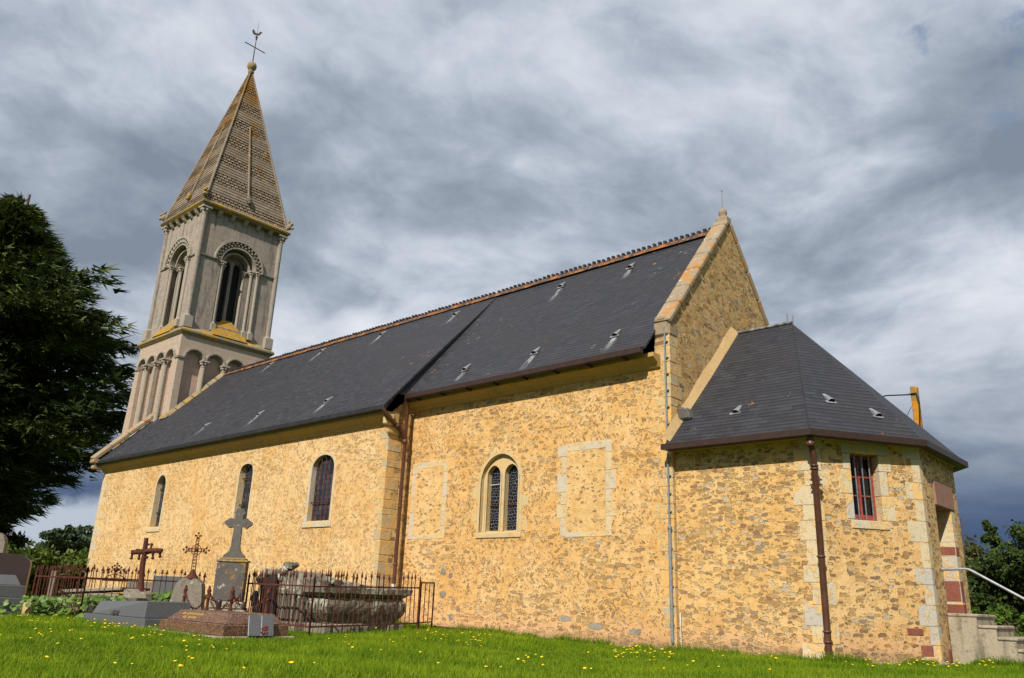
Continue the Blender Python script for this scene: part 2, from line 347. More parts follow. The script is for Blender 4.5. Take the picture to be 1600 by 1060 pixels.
M['pipe'] = simple("brown_pipe_paint", (0.075, 0.030, 0.018), 0.42, c2=(0.10, 0.042, 0.025), nscale=6)
M['greypipe'] = simple("grey_conduit", (0.22, 0.24, 0.25), 0.5, c2=(0.15, 0.165, 0.175), nscale=14)
M['white'] = simple("white_plastic", (0.62, 0.60, 0.56), 0.5, c2=(0.45, 0.43, 0.39))
M['zinc'] = simple("zinc_vent", (0.22, 0.23, 0.24), 0.5, 0.3, c2=(0.36, 0.36, 0.36))
M['lead'] = simple("lead_flashing", (0.085, 0.09, 0.10), 0.6, 0.2, c2=(0.30, 0.30, 0.30), nscale=9)
M['redwood'] = simple("red_window_paint", (0.22, 0.035, 0.025), 0.55, c2=(0.30, 0.07, 0.05), nscale=12)
M['iron'] = simple("dark_iron", (0.028, 0.022, 0.022), 0.6, 0.3, c2=(0.05, 0.03, 0.026), nscale=12)
M['barsteel'] = simple("grey_window_bar", (0.16, 0.165, 0.165), 0.45, 0.5, c2=(0.25, 0.25, 0.24), nscale=15)
M['rust'] = simple("rusty_iron", (0.115, 0.028, 0.013), 0.85, 0.0, c2=(0.045, 0.014, 0.010), nscale=12, bump=0.5, toned=True)
M['steel'] = simple("galvanised_rail", (0.34, 0.345, 0.35), 0.5, 0.4, c2=(0.26, 0.265, 0.275), nscale=10)
M['black'] = simple("dark_interior", (0.004, 0.004, 0.005), 0.9)
M['void'] = simple("belfry_interior_shade", (0.012, 0.012, 0.013), 0.8)  # near-black colour standing in for the shade inside the belfry
M['sill_lichen'] = ashlar("orange_lichened_sill", (0.30, 0.195, 0.055), (0.36, 0.22, 0.04), (0.15, 0.115, 0.06), lich=0.7, lcol=(0.38, 0.18, 0.012), lthr=0.57, nscale=5, bump=0.9)
M['post'] = ashlar("lichened_post", (0.27, 0.17, 0.06), (0.34, 0.20, 0.05), (0.12, 0.08, 0.045), lich=0.95, lcol=(0.44, 0.17, 0.008), lthr=0.55, nscale=9, bump=0.8)
M['cable'] = simple("black_cable", (0.012, 0.012, 0.013), 0.6)
M['granite'] = simple("grey_granite", (0.085, 0.088, 0.094), 0.35, c2=(0.14, 0.142, 0.147), nscale=70, bump=0.03, spec=0.5)
M['granite_dark'] = simple("dark_granite", (0.030, 0.020, 0.018), 0.3, c2=(0.045, 0.028, 0.024), nscale=70, bump=0.02, spec=0.5)
M['granite_red'] = simple("speckled_brown_granite", (0.085, 0.045, 0.028), 0.32, c2=(0.24, 0.13, 0.075), nscale=38, bump=0.04, lo=0.45, hi=0.6, spec=0.5)
M['gold'] = simple("gilded_letters", (0.62, 0.42, 0.13), 0.4, 0.2)
M['pebble'] = ashlar("white_gravel", (0.42, 0.40, 0.35), (0.6, 0.57, 0.50), (0.16, 0.14, 0.12), nscale=9, bump=1.0, tonek=0.7)
M['flower'] = simple("yellow_petals", (0.80, 0.60, 0.01), 0.7, c2=(0.78, 0.52, 0.01))
M['stem'] = simple("flower_stem", (0.06, 0.13, 0.02), 0.7)
M['redflower'] = simple("dull_red_petals", (0.22, 0.035, 0.03), 0.8, c2=(0.10, 0.03, 0.03))
M['sign_white'] = simple("white_enamel", (0.7, 0.7, 0.68), 0.4)

def spire_mat():
    m, t = mat("spire_stone")
    P = pos(t)
    tn = tone_attr(t)
    n = t.noise(P, 2.2, 7, 0.7)
    c = t.mix(tn, (0.15, 0.118, 0.085), (0.33, 0.27, 0.20))
    c = t.mix(t.ss(n, 0.35, 0.7), c, (0.19, 0.145, 0.105))
    x, y, z = t.sep(P)
    # orange lichen is thickest near the top and on the windward side
    l = t.ss(t.m('ADD', t.m('ADD', t.noise(P, 1.4, 6, 0.7), t.m('MULTIPLY', t.noise(P, 11, 3, 0.6), 0.25)), t.m('MULTIPLY', t.m('SUBTRACT', z, 20.0), 0.030)), 0.62, 0.78)
    c = t.mix(t.m('MULTIPLY', l, 0.8), c, t.mix(t.noise(P, 9, 3), (0.20, 0.085, 0.018), (0.29, 0.155, 0.035)))
    wl = t.ss(t.noise(t.vm('ADD', P, (3, 2, 1)), 6.5, 4, 0.6), 0.62, 0.70)
    c = t.mix(t.m('MULTIPLY', wl, 0.7), c, (0.44, 0.41, 0.34))
    finish(t, c, 0.95, t.noise(P, 25, 4, 0.7), 0.6, 0.03, spec=0.1)
    return m
M['spire'] = spire_mat()

def ridge_mat():
    m, t = mat("lichened_ridge_tile")
    P = pos(t)
    n = t.noise(P, 2.6, 6, 0.75)
    c = t.mix(t.ss(n, 0.46, 0.60), (0.075, 0.05, 0.04), (0.34, 0.115, 0.018))
    c = t.mix(t.ss(t.noise(P, 9, 4, 0.7), 0.55, 0.7), c, (0.26, 0.22, 0.15))
    finish(t, c, 0.9, n, 0.4, 0.02)
    return m
M['ridge'] = ridge_mat()
M['crest'] = simple("dark_crest_tile", (0.030, 0.022, 0.022), 0.8, c2=(0.10, 0.05, 0.02), nscale=3, lo=0.5, hi=0.66)

def glazing(name, lead_c, cell, wdt, gcol=(0.006, 0.006, 0.009), warp=0.05):
    m, t = mat(name)
    P = pos(t)
    x, y, z = t.sep(t.vm('ADD', P, t.vm('MULTIPLY', t.vm('SUBTRACT', t.noise(P, 4.5, 3, 0.6, 0, 'Color'), (0.5, 0.5, 0.5)), (warp, 0, warp))))
    br = t.n('ShaderNodeTexBrick', {'Vector': t.xyz(x, z, 0.0), 'Color1': (0, 0, 0), 'Color2': (1, 1, 1), 'Mortar': (0, 0, 0), 'Scale': 1.0, 'Mortar Size': wdt, 'Mortar Smooth': 0.1, 'Bias': 0.0, 'Brick Width': cell, 'Row Height': cell * 0.78})
    bt = t.sep(br.outputs['Color'])[0]
    g = t.mix(bt, gcol, (gcol[0] * 3.5, gcol[1] * 3.2, gcol[2] * 3.4))
    c = t.mix(br.outputs['Fac'], g, lead_c)
    finish(t, c, t.lr(br.outputs['Fac'], 0, 1, 0.25, 0.7), br.outputs['Fac'], 0.3, 0.01, spec=0.35)
    return m
M['glass_twin'] = glazing("leaded_glass", (0.15, 0.16, 0.18), 0.085, 0.0034, (0.003, 0.003, 0.005), 0.16)
M['glass_nave'] = glazing("clouded_leaded_glass", (0.008, 0.008, 0.010), 0.17, 0.008, (0.024, 0.024, 0.028), 0.12)
M['glass_dark'] = simple("dark_pane", (0.005, 0.006, 0.008), 0.08, spec=0.5, bump=0.0)

def leafmat(name, c1, c2, rough=0.6, trans=0.3, sheen=0.3):
    m, t = mat(name)
    tn = tone_attr(t)
    c = t.mix(tn, c1, c2)
    d = t.n('ShaderNodeBsdfPrincipled', {'Base Color': c, 'Roughness': rough, 'Specular IOR Level': sheen})
    tr = t.n('ShaderNodeBsdfTranslucent', {'Color': c})
    mx = t.n('ShaderNodeMixShader', {0: trans, 1: d.outputs[0], 2: tr.outputs[0]})
    t.n('ShaderNodeOutputMaterial', {'Surface': mx.outputs[0]})
    return m
M['yew'] = leafmat("yew_needles", (0.014, 0.030, 0.009), (0.11, 0.145, 0.028), 0.6, 0.15, 0.25)
M['hedge'] = leafmat("hedge_leaves", (0.035, 0.070, 0.010), (0.12, 0.17, 0.028), 0.6, 0.25, 0.25)
M['shrub'] = leafmat("shrub_leaves", (0.022, 0.046, 0.010), (0.075, 0.11, 0.022), 0.6, 0.25, 0.25)
M['shrub2'] = leafmat("olive_shrub_leaves", (0.045, 0.060, 0.012), (0.12, 0.12, 0.03), 0.6, 0.25, 0.25)
M['far'] = leafmat("far_tree_leaves", (0.05, 0.075, 0.045), (0.09, 0.12, 0.06), 0.8, 0.15, 0.1)
M['broad'] = leafmat("broad_glossy_leaves", (0.035, 0.085, 0.010), (0.17, 0.27, 0.035), 0.45, 0.3, 0.4)
M['blade'] = leafmat("grass_blades", (0.080, 0.180, 0.007), (0.30, 0.40, 0.018), 0.6, 0.45, 0.12)
M['bark'] = simple("brown_bark", (0.075, 0.042, 0.028), 0.9, c2=(0.14, 0.085, 0.06), nscale=6, bump=0.7)

def lawn_mat():
    m, t = mat("lawn_turf")
    P = pos(t)
    n = t.noise(P, 0.5, 5, 0.6); g = t.noise(P, 28, 4, 0.7)
    c = t.mix(t.ss(n, 0.35, 0.65), (0.080, 0.125, 0.010), (0.11, 0.150, 0.014))
    c = t.mix(t.ss(g, 0.4, 0.7), c, (0.032, 0.062, 0.008))
    finish(t, c, 0.95, g, 0.8, 0.05, spec=0.05)
    return m
M['lawn'] = lawn_mat()
M['gravelpath'] = ashlar("gritty_apron", (0.36, 0.27, 0.19), (0.42, 0.33, 0.24), (0.24, 0.18, 0.13), nscale=12, bump=0.9)
# ---------------------------------------------------------------- geometry helpers
ORG = {}
def link(o, parent=None):
    COL.objects.link(o)
    if parent: o.parent = parent
    return o

def tag(o, label=None, cat=None, group=None, kind=None):
    if label: o['label'] = label
    if cat: o['category'] = cat
    if group: o['group'] = group
    if kind: o['kind'] = kind
    return o

def thing(name, loc, label, cat, group=None):
    o = bpy.data.objects.new(name, None)
    o.empty_display_size = 0.2
    o.location = loc
    ORG[o.name] = Vector(loc)
    link(o)
    return tag(o, label, cat, group)

def copy_tree(o, parent=None):
    c = o.copy(); COL.objects.link(c)
    if parent: c.parent = parent
    for ch in list(o.children): copy_tree(ch, c)
    return c

class MB:
    def __init__(s): s.v = []; s.f = []; s.t = []; s.sm = []
    def add(s, vs, fs, tone=None, smooth=False):
        b = len(s.v)
        s.v.extend([tuple(p) for p in vs])
        tn = random.random() if tone is None else tone
        for f in fs:
            s.f.append([b + i for i in f]); s.t.append(tn); s.sm.append(smooth)
        return s
    def hexa(s, p, tone=None, bev=0.0):
        """8 corners: bottom loop 0-3, top loop 4-7"""
        p = [Vector(q) for q in p]
        if bev <= 0:
            return s.add(p, [(3, 2, 1, 0), (4, 5, 6, 7), (0, 1, 5, 4), (1, 2, 6, 5), (2, 3, 7, 6), (3, 0, 4, 7)], tone)
        # bevelled: each corner becomes three points pulled towards its neighbours
        nb = {0: (1, 3, 4), 1: (2, 0, 5), 2: (3, 1, 6), 3: (0, 2, 7), 4: (7, 5, 0), 5: (4, 6, 1), 6: (5, 7, 2), 7: (6, 4, 3)}
        vs = []; idx = {}
        for f in [(3, 2, 1, 0), (4, 5, 6, 7), (0, 1, 5, 4), (1, 2, 6, 5), (2, 3, 7, 6), (3, 0, 4, 7)]:
            for k in range(4):
                i, a, b = f[k], f[(k + 1) % 4], f[k - 1]
                da = (p[a] - p[i]); db = (p[b] - p[i])
                q = p[i] + da.normalized() * min(bev, da.length * .3) + db.normalized() * min(bev, db.length * .3)
                idx[(f, i)] = len(vs); vs.append(q)
        F = [(3, 2, 1, 0), (4, 5, 6, 7), (0, 1, 5, 4), (1, 2, 6, 5), (2, 3, 7, 6), (3, 0, 4, 7)]
        fs = [tuple(idx[(f, i)] for i in f) for f in F]
        for i1 in range(6):
            for i2 in range(i1 + 1, 6):
                f, g = F[i1], F[i2]
                for k in range(4):
                    a, b = f[k], f[(k + 1) % 4]
                    if a in g and b in g:
                        fs.append((idx[(f, b)], idx[(f, a)], idx[(g, a)], idx[(g, b)]))
        for i in range(8):
            fi = [f for f in F if i in f]
            fs.append(tuple(idx[(f, i)] for f in fi))
        return s.add(vs, fs, tone)
    def box(s, x0, x1, y0, y1, z0, z1, tone=None, bev=0.0):
        return s.hexa([(x0, y0, z0), (x1, y0, z0), (x1, y1, z0), (x0, y1, z0), (x0, y0, z1), (x1, y0, z1), (x1, y1, z1), (x0, y1, z1)], tone, bev)
    def obox(s, c, ax, ay, az, tone=None, bev=0.0):
        """box by centre and three half-axis vectors"""
        c, ax, ay, az = map(Vector, (c, ax, ay, az))
        return s.hexa([c - ax - ay - az, c + ax - ay - az, c + ax + ay - az, c - ax + ay - az, c - ax - ay + az, c + ax - ay + az, c + ax + ay + az, c - ax + ay + az], tone, bev)
    def prism(s, poly, ext, tone=None):
        """poly: list of 3D points (planar), ext: extrusion vector"""
        n = len(poly); ext = Vector(ext)
        vs = [Vector(p) for p in poly] + [Vector(p) + ext for p in poly]
        fs = [tuple(range(n - 1, -1, -1)), tuple(range(n, 2 * n))] + [(i, (i + 1) % n, n + (i + 1) % n, n + i) for i in range(n)]
        return s.add(vs, fs, tone)
    def tube(s, pts, r, n=8, tone=None, cap=True, smooth=True):
        pts = [Vector(p) for p in pts]
        rs = r if isinstance(r, (list, tuple)) else [r] * len(pts)
        vs = []; fs = []; up = None
        for i, p in enumerate(pts):
            d = (pts[min(i + 1, len(pts) - 1)] - pts[max(i - 1, 0)]).normalized()
            if up is None:
                up = Vector((0, 0, 1)) if abs(d.z) < 0.9 else Vector((1, 0, 0))
            a = d.cross(up)
            if a.length < 1e-4: a = d.cross(Vector((0.3, 1, 0.2)))
            a.normalize(); b = a.cross(d); up = b
            for k in range(n):
                th = 2 * math.pi * k / n
                vs.append(p + (a * math.cos(th) + b * math.sin(th)) * rs[i])
        for i in range(len(pts) - 1):
            for k in range(n):
                fs.append((i * n + k, i * n + (k + 1) % n, (i + 1) * n + (k + 1) % n, (i + 1) * n + k))
        s.add(vs, fs, tone, smooth)
        if cap:
            m = (len(pts) - 1) * n
            s.add(vs[:n], [tuple(range(n))], tone); s.add(vs[m:], [tuple(range(n - 1, -1, -1))], tone)
        return s
    def lathe(s, c, prof, n=12, axis=(0, 0, 1), tone=None, smooth=True):
        """prof: (radius, height) pairs"""
        c = Vector(c); ax = Vector(axis).normalized()
        a = ax.cross(Vector((0, 1, 0)) if abs(ax.y) < 0.9 else Vector((1, 0, 0))).normalized(); b = ax.cross(a)
        vs = [c + ax * h + (a * math.cos(2 * math.pi * k / n) + b * math.sin(2 * math.pi * k / n)) * max(r, 0.0005) for r, h in prof for k in range(n)]
        fs = [(i * n + k, i * n + (k + 1) % n, (i + 1) * n + (k + 1) % n, (i + 1) * n + k) for i in range(len(prof) - 1) for k in range(n)]
        return s.add(vs, fs, tone, smooth)
    def ball(s, c, r, n=10, sq=(1, 1, 1), tone=None):
        c = Vector(c); m = max(5, n // 2 + 1)
        vs = []
        for i in range(m + 1):
            ph = math.pi * i / m
            for k in range(n):
                th = 2 * math.pi * k / n
                vs.append(c + Vector((math.sin(ph) * math.cos(th) * r * sq[0], math.sin(ph) * math.sin(th) * r * sq[1], math.cos(ph) * r * sq[2])))
        fs = [(i * n + k, (i + 1) * n + k, (i + 1) * n + (k + 1) % n, i * n + (k + 1) % n) for i in range(m) for k in range(n)]
        return s.add(vs, fs, tone, True)
    def rock(s, c, sx, sy, sz, seed=0, n=10, rough=0.18, tone=None):
        rg = random.Random(seed); c = Vector(c); m = 6; vs = []
        for i in range(m + 1):
            ph = math.pi * i / m
            for k in range(n):
                th = 2 * math.pi * k / n
                q = Vector((math.sin(ph) * math.cos(th), math.sin(ph) * math.sin(th), math.cos(ph)))
                q = Vector([math.copysign(abs(a) ** 0.6, a) for a in q])
                k2 = 1 + rg.uniform(-rough, rough) if 0 < i < m else 1
                vs.append(c + Vector((q.x * sx, q.y * sy, q.z * sz)) * k2)
        fs = [(i * n + k, (i + 1) * n + k, (i + 1) * n + (k + 1) % n, i * n + (k + 1) % n) for i in range(m) for k in range(n)]
        return s.add(vs, fs, tone, False)
    def face_holes(s, outer, holes, fn, depth=None, tone=None):
        """planar sheet with holes; outer/holes in (u, v); fn maps (u, v, w) to 3D; depth extrudes each hole inwards (w)"""
        loops = [[Vector((p[0], p[1], 0)) for p in outer]] + [[Vector((p[0], p[1], 0)) for p in h] for h in holes]
        tris = tessellate_polygon(loops)
        flat = [p for l in loops for p in l]
        s.add([fn(p.x, p.y, 0) for p in flat], [tuple(t) for t in tris], tone)
        if depth:
            for h in holes:
                n = len(h)
                vs = [fn(p[0], p[1], 0) for p in h] + [fn(p[0], p[1], depth) for p in h]
                s.add(vs, [(i, (i + 1) % n, n + (i + 1) % n, n + i) for i in range(n)], tone)
        return s
    def build(s, name, m, parent=None, label=None, fixn=True):
        me = bpy.data.meshes.new(name)
        org = Vector((0, 0, 0))
        if parent is not None: org = ORG[parent.name]
        me.from_pydata([(p[0] - org.x, p[1] - org.y, p[2] - org.z) for p in s.v], [], s.f)
        if fixn:
            import bmesh
            bm = bmesh.new(); bm.from_mesh(me)
            bmesh.ops.recalc_face_normals(bm, faces=bm.faces)
            bm.to_mesh(me); bm.free()
        at = me.attributes.new('tone', 'FLOAT', 'FACE')
        at.data.foreach_set('value', s.t)
        me.polygons.foreach_set('use_smooth', s.sm)
        me.materials.append(m)
        o = bpy.data.objects.new(name, me)
        link(o, parent)
        ORG[o.name] = org
        if label: o['label'] = label
        return o

def arch_loop(u0, u1, v0, vs, rise=None, n=14):
    """opening outline: straight jambs to the springing vs, then a round (or lower) arch"""
    c = (u0 + u1) / 2; r = (u1 - u0) / 2
    rz = r if rise is None else rise
    pts = [(u0, v0), (u1, v0), (u1, vs)]
    for i in range(1, n):
        a = math.pi * i / n
        pts.append((c + r * math.cos(a), vs + rz * math.sin(a)))
    pts.append((u0, vs))
    return pts

def pointed_loop(u0, u1, v0, vs, k=1.25, n=8):
    """pointed arch; each side is part of a circle of radius k * width"""
    wd = u1 - u0; r = k * wd; c = (u0 + u1) / 2
    pts = [(u0, v0), (u1, v0), (u1, vs)]
    cx1 = u1 - r
    a_end = math.acos((c - cx1) / r)
    for i in range(1, n + 1):
        a = a_end * i / n
        pts.append((cx1 + r * math.cos(a), vs + r * math.sin(a)))
    cx2 = u0 + r
    for i in range(n - 1, -1, -1):
        a = a_end * i / n
        pts.append((cx2 - r * math.cos(a), vs + r * math.sin(a)))
    return pts

def ring(mb, inner, outer, fn, w0, w1, tone=None, closed=True, per=False):
    """solid band between two outlines of equal point count, from depth w0 to w1"""
    n = len(inner)
    for i in range(n if closed else n - 1):
        j = (i + 1) % n
        a0, a1 = inner[i], inner[j]; b0, b1 = outer[i], outer[j]
        mb.hexa([fn(a0[0], a0[1], w0), fn(a1[0], a1[1], w0), fn(b1[0], b1[1], w0), fn(b0[0], b0[1], w0),
                 fn(a0[0], a0[1], w1), fn(a1[0], a1[1], w1), fn(b1[0], b1[1], w1), fn(b0[0], b0[1], w1)], (random.random() if per else tone))

def fnS(y):   # wall facing south: u = x, depth runs to +y
    return lambda u, v, w: Vector((u, y + w, v))
def fnE(x):   # wall facing east: u = y, depth runs to -x
    return lambda u, v, w: Vector((x - w, u, v))

def smooth01(t):
    t = max(0.0, min(1.0, t)); return t * t * (3 - 2 * t)

# ---------------------------------------------------------------- ground
def gz(x, y):
    d = math.hypot(x - CAMX, y - CAMY)
    z = -1.0 * (1 - smooth01((d - 0.5) / 6.8))
    z += 0.10 * math.exp(-((x + 6.0) / 2.6) ** 2 - ((y + 1.3) / 2.0) ** 2)
    z += 0.012 * math.sin(x * 1.3 + y * 0.7) + 0.01 * math.sin(y * 2.1 - x * 0.4)
    z += 0.16 * smooth01((-x - 13.5) / 6.0)
    z -= 1.6 * smooth01((y - 6) / 60)*0 
    return z

def build_ground():
    def axis(lo, hi, fine_lo, fine_hi, step):
        a = list(np.arange(fine_lo, fine_hi, step))
        g = step
        x = fine_hi
        while x < hi: a.append(x); g *= 1.25; x += g
        a.append(hi); g = step; x = fine_lo - g; pre = []
        while x > lo: pre.append(x); g *= 1.25; x -= g
        pre.append(lo)
        return sorted(pre + a)
    xs = axis(-900, 900, -30, 14, 0.5); ys = axis(-900, 1400, -16, 10, 0.5)
    vs = [(x, y, gz(x, y)) for y in ys for x in xs]
    nx = len(xs)
    fs = [(j * nx + i, j * nx + i + 1, (j + 1) * nx + i + 1, (j + 1) * nx + i) for j in range(len(ys) - 1) for i in range(nx - 1)]
    mb = MB(); mb.add(vs, fs, 0.5, True)
    o = mb.build("ground", M['lawn'], fixn=False)
    tag(o, kind="structure")
build_ground()

# gritty apron of the path round the church foot
mb = MB()
pts = [(-9.0, -1.5), (-7.0, -1.35), (-5.8, -0.75), (-3.8, -0.32), (-1.0, -0.22), (1.5, -0.16), (2.75, -0.2), (3.35, 0.55), (4.15, 1.6)]
back = [(-9.0, -0.3), (-7.0, 0.2), (-5.8, 0.3), (-3.8, 0.3), (-1.0, 0.3), (1.5, 0.3), (2.5, 0.4), (3.0, 0.9), (3.7, 1.8)]
for i in range(len(pts) - 1):
    a, b, c, d = pts[i], pts[i + 1], back[i + 1], back[i]
    mb.add([(a[0], a[1], gz(*a) + 0.006), (b[0], b[1], gz(*b) + 0.006), (c[0], c[1], gz(*b) + 0.03), (d[0], d[1], gz(*a) + 0.03)], [(0, 1, 2, 3)], 0.5)
tag(mb.build("path", M['gravelpath']), kind="structure")

# ================================================================= CHURCH
church = thing("village_church", (0, 0, 0), "ochre rubble stone village church with slate roofs and a grey stone spire", "church")
XN0, XN1 = -24.35, -7.53           # nave
YN, YC, YA = -0.73, 0.0, 0.10
YR = 2.76                          # ridge line
YB = 2 * YR                        # north side
ZR = 9.20

# --- nave windows -------------------------------------------------
NW = [(-19.74, -19.08, 2.60, 3.95), (-14.36, -13.62, 2.62, 3.94), (-10.62, -9.64, 2.49, 3.86)]
def open_loop(u0, u1, v0, vs):
    return arch_loop(u0, u1, v0, vs, rise=(u1 - u0) * (0.56 if (u1 - u0) < .9 else 0.36))
holes = [open_loop(*q) for q in NW]
mb = MB()
mb.face_holes([(XN0, -0.6), (XN1, -0.6), (XN1, 4.98), (XN0, 4.98)], [open_loop(q[0] - .10, q[1] + .10, q[2], q[3]) for q in NW], fnS(YN), 0.12)
mb.add([(XN0, YN, -.6), (XN0, YN, 4.98), (XN0, YR, ZR - .1), (XN0, YB - YN, 4.98), (XN0, YB - YN, -.6)], [(0, 1, 2, 3, 4)])
nave_wall = mb.build("nave_wall", M['nave'], church)
mb = MB(); mb.add([(XN0, YB - YN, -.6), (XN1, YB - YN, -.6), (XN1, YB - YN, 4.98), (XN0, YB - YN, 4.98)], [(0, 1, 2, 3)])
mb.build("north_wall", M['nave'], church)
# west gable top + east return
mb = MB()
mb.add([(XN1, YN, -.6), (XN1, 0.35, -.6), (XN1, 0.35, 6.0), (XN1, YN, 5.02)], [(0, 1, 2, 3)])
mb.build("return_wall", M['return'], church)
# nave corner stones (east) and plain pale strip (west)
def quoins(mb, fn, u_edge, sgn, z0, z1, fn2=None, rg=random.Random(3), long=0.42, short=0.24, hmin=.2, hmax=.34, proud=0.004, dep=.2):
    """alternating long and short blocks; sgn = direction from the corner into the wall"""
    z = z0; k = 0
    while z < z1 - 0.08:
        h = min(rg.uniform(hmin, hmax), z1 - z)
        L = (long if k % 2 == 0 else short) * rg.uniform(.85, 1.15)
        mb.hexa([fn(u_edge, z + .006, -proud), fn(u_edge + sgn * L, z + .006, -proud), fn(u_edge + sgn * L, z + .006, dep), fn(u_edge, z + .006, dep),
                 fn(u_edge, z + h - .006, -proud), fn(u_edge + sgn * L, z + h - .006, -proud), fn(u_edge + sgn * L, z + h - .006, dep), fn(u_edge, z + h - .006, dep)], None, .012)
        z += h; k += 1
mb = MB()
z = 0.0; rg = random.Random(5); k = 0
while z < 4.72:
    h = rg.uniform(.14, .34); h = min(h, 4.74 - z)
    L = (.34 if k % 2 else .16) * rg.uniform(.6, 1.2); D = (.28 if k % 2 else .5) * rg.uniform(.85, 1.2)
    mb.box(XN1 - L, XN1 + .004 + rg.uniform(0, .006), YN - .003 - rg.uniform(0, .006), YN + D, z + .002, z + h - .002, None, .012)
    z += h; k += 1
mb.build("corner_stones", M['quoin'], church)
mb = MB(); z = 0; rg = random.Random(9); k = 0
while z < 4.72:
    h = min(rg.uniform(.22, .34), 4.76 - z); L = (.5 if k % 2 else .3) * rg.uniform(.9, 1.1)
    mb.box(XN0 - .012, XN0 + L, YN - .006, YN + .4, z + .003, z + h - .003, None, .008); z += h; k += 1
mb.build("corner_stones", M['pale'], church)

# each nave window: reveal, sill, clouded leaded glazing, iron bars
for i, (u0, u1, v0, vs) in enumerate(NW):
    wdw = u1 - u0
    dep = (.22, .20, .15)[i]
    inner = open_loop(u0, u1, v0, vs); outer = open_loop(u0 - .10, u1 + .10, v0, vs)
    outer = [(p[0], max(p[1], v0)) for p in outer]
    f = fnS(YN)
    mb = MB()
    n = len(inner)
    for a in range(1, n):                       # jambs and arch, block by block
        b = (a + 1) % n
        mb.hexa([f(inner[a][0], inner[a][1], -.006), f(outer[a][0], outer[a][1], -.006), f(outer[b][0], outer[b][1], -.006), f(inner[b][0], inner[b][1], -.006),
                 f(inner[a][0], inner[a][1], .42), f(outer[a][0], outer[a][1], .42), f(outer[b][0], outer[b][1], .42), f(inner[b][0], inner[b][1], .42)])
    win = mb.build("window", M['pale'], church, "arched nave window with vertical iron bars")
    mb = MB(); mb.hexa([f(u0 - .16, v0 - .17, -.035), f(u1 + .12, v0 - .17, -.035), f(u1 + .12, v0 - .17, .1), f(u0 - .16, v0 - .17, .1),
                        f(u0 - .16, v0 - .02, -.035), f(u1 + .12, v0 - .02, -.035), f(u1 + .12, v0 + .03, .38), f(u0 - .16, v0 + .03, .38)], None, .01)
    mb.build("sill", M['pale'], win)
    mb = MB(); mb.face_holes([(p[0] * 1.0, p[1]) for p in open_loop(u0 - .02, u1 + .02, v0 - .02, vs)], [], lambda a, b, c: f(a, b, dep))
    mb.build("glazing", M['glass_nave'], win)
    mb = MB(); nb = 3 if wdw < .9 else 5
    c = (u0 + u1) / 2
    for k in range(nb):
        uu = u0 + wdw * (k + .6) / (nb + .2)
        top = vs + (wdw * (.56 if wdw < .9 else .36)) * math.sqrt(max(0, 1 - ((uu - c) / (wdw / 2)) ** 2))
        mb.tube([f(uu, v0 + .02, dep - .07), f(uu, top, dep - .07)], .013, 6)
    for vv in (v0 + (vs - v0) * .36, v0 + (vs - v0) * .95)[: (2 if wdw < .9 else 1)]:
        mb.tube([f(u0, vv, dep - .08), f(u1, vv, dep - .08)], .014, 6)
    mb.build("iron_bars", M['iron'] if i < 2 else M['rust'], win)

# --- nave cornice, gutter, roof ------------------------------------
def cornice(name, x0, x1, yw, z0, z1, proj, m, parent):
    mb = MB()
    prof = [(0.0, z0), (-.06, z0 + .02), (-proj * .45, z0 + (z1 - z0) * .35), (-proj * .9, z0 + (z1 - z0) * .62), (-proj, z0 + (z1 - z0) * .7), (-proj, z1), (.2, z1), (.2, z0)]
    L = x1 - x0; nseg = max(1, round(L / .95)); rg = random.Random(int(L * 10))
    xs = [x0 + L * k / nseg + (rg.uniform(-.12, .12) if 0 < k < nseg else 0) for k in range(nseg + 1)]
    for a, b in zip(xs[:-1], xs[1:]):
        dz = rg.uniform(-.004, .004); dy = rg.uniform(-.006, .006)
        mb.prism([(a + .003, yw + p[0] + dy, p[1] + dz) for p in prof], (b - a - .006, 0, 0))
    return mb.build(name, m, parent)
cornice("cornice", XN0 + .02, XN1 + .10, YN, 4.74, 5.03, .27, M['cornice'], church)
# kneeler-shaped end block of the nave cornice on the return
mb = MB(); mb.box(XN1 + .004, XN1 + .13, YN - .24, YN + .05, 4.70, 4.98, .4, .03)
mb.box(XN1 + .004, XN1 + .08, YN - .12, YN + .3, 4.5, 4.70, .6, .04); mb.build("corner_corbel", M['surround'], church)

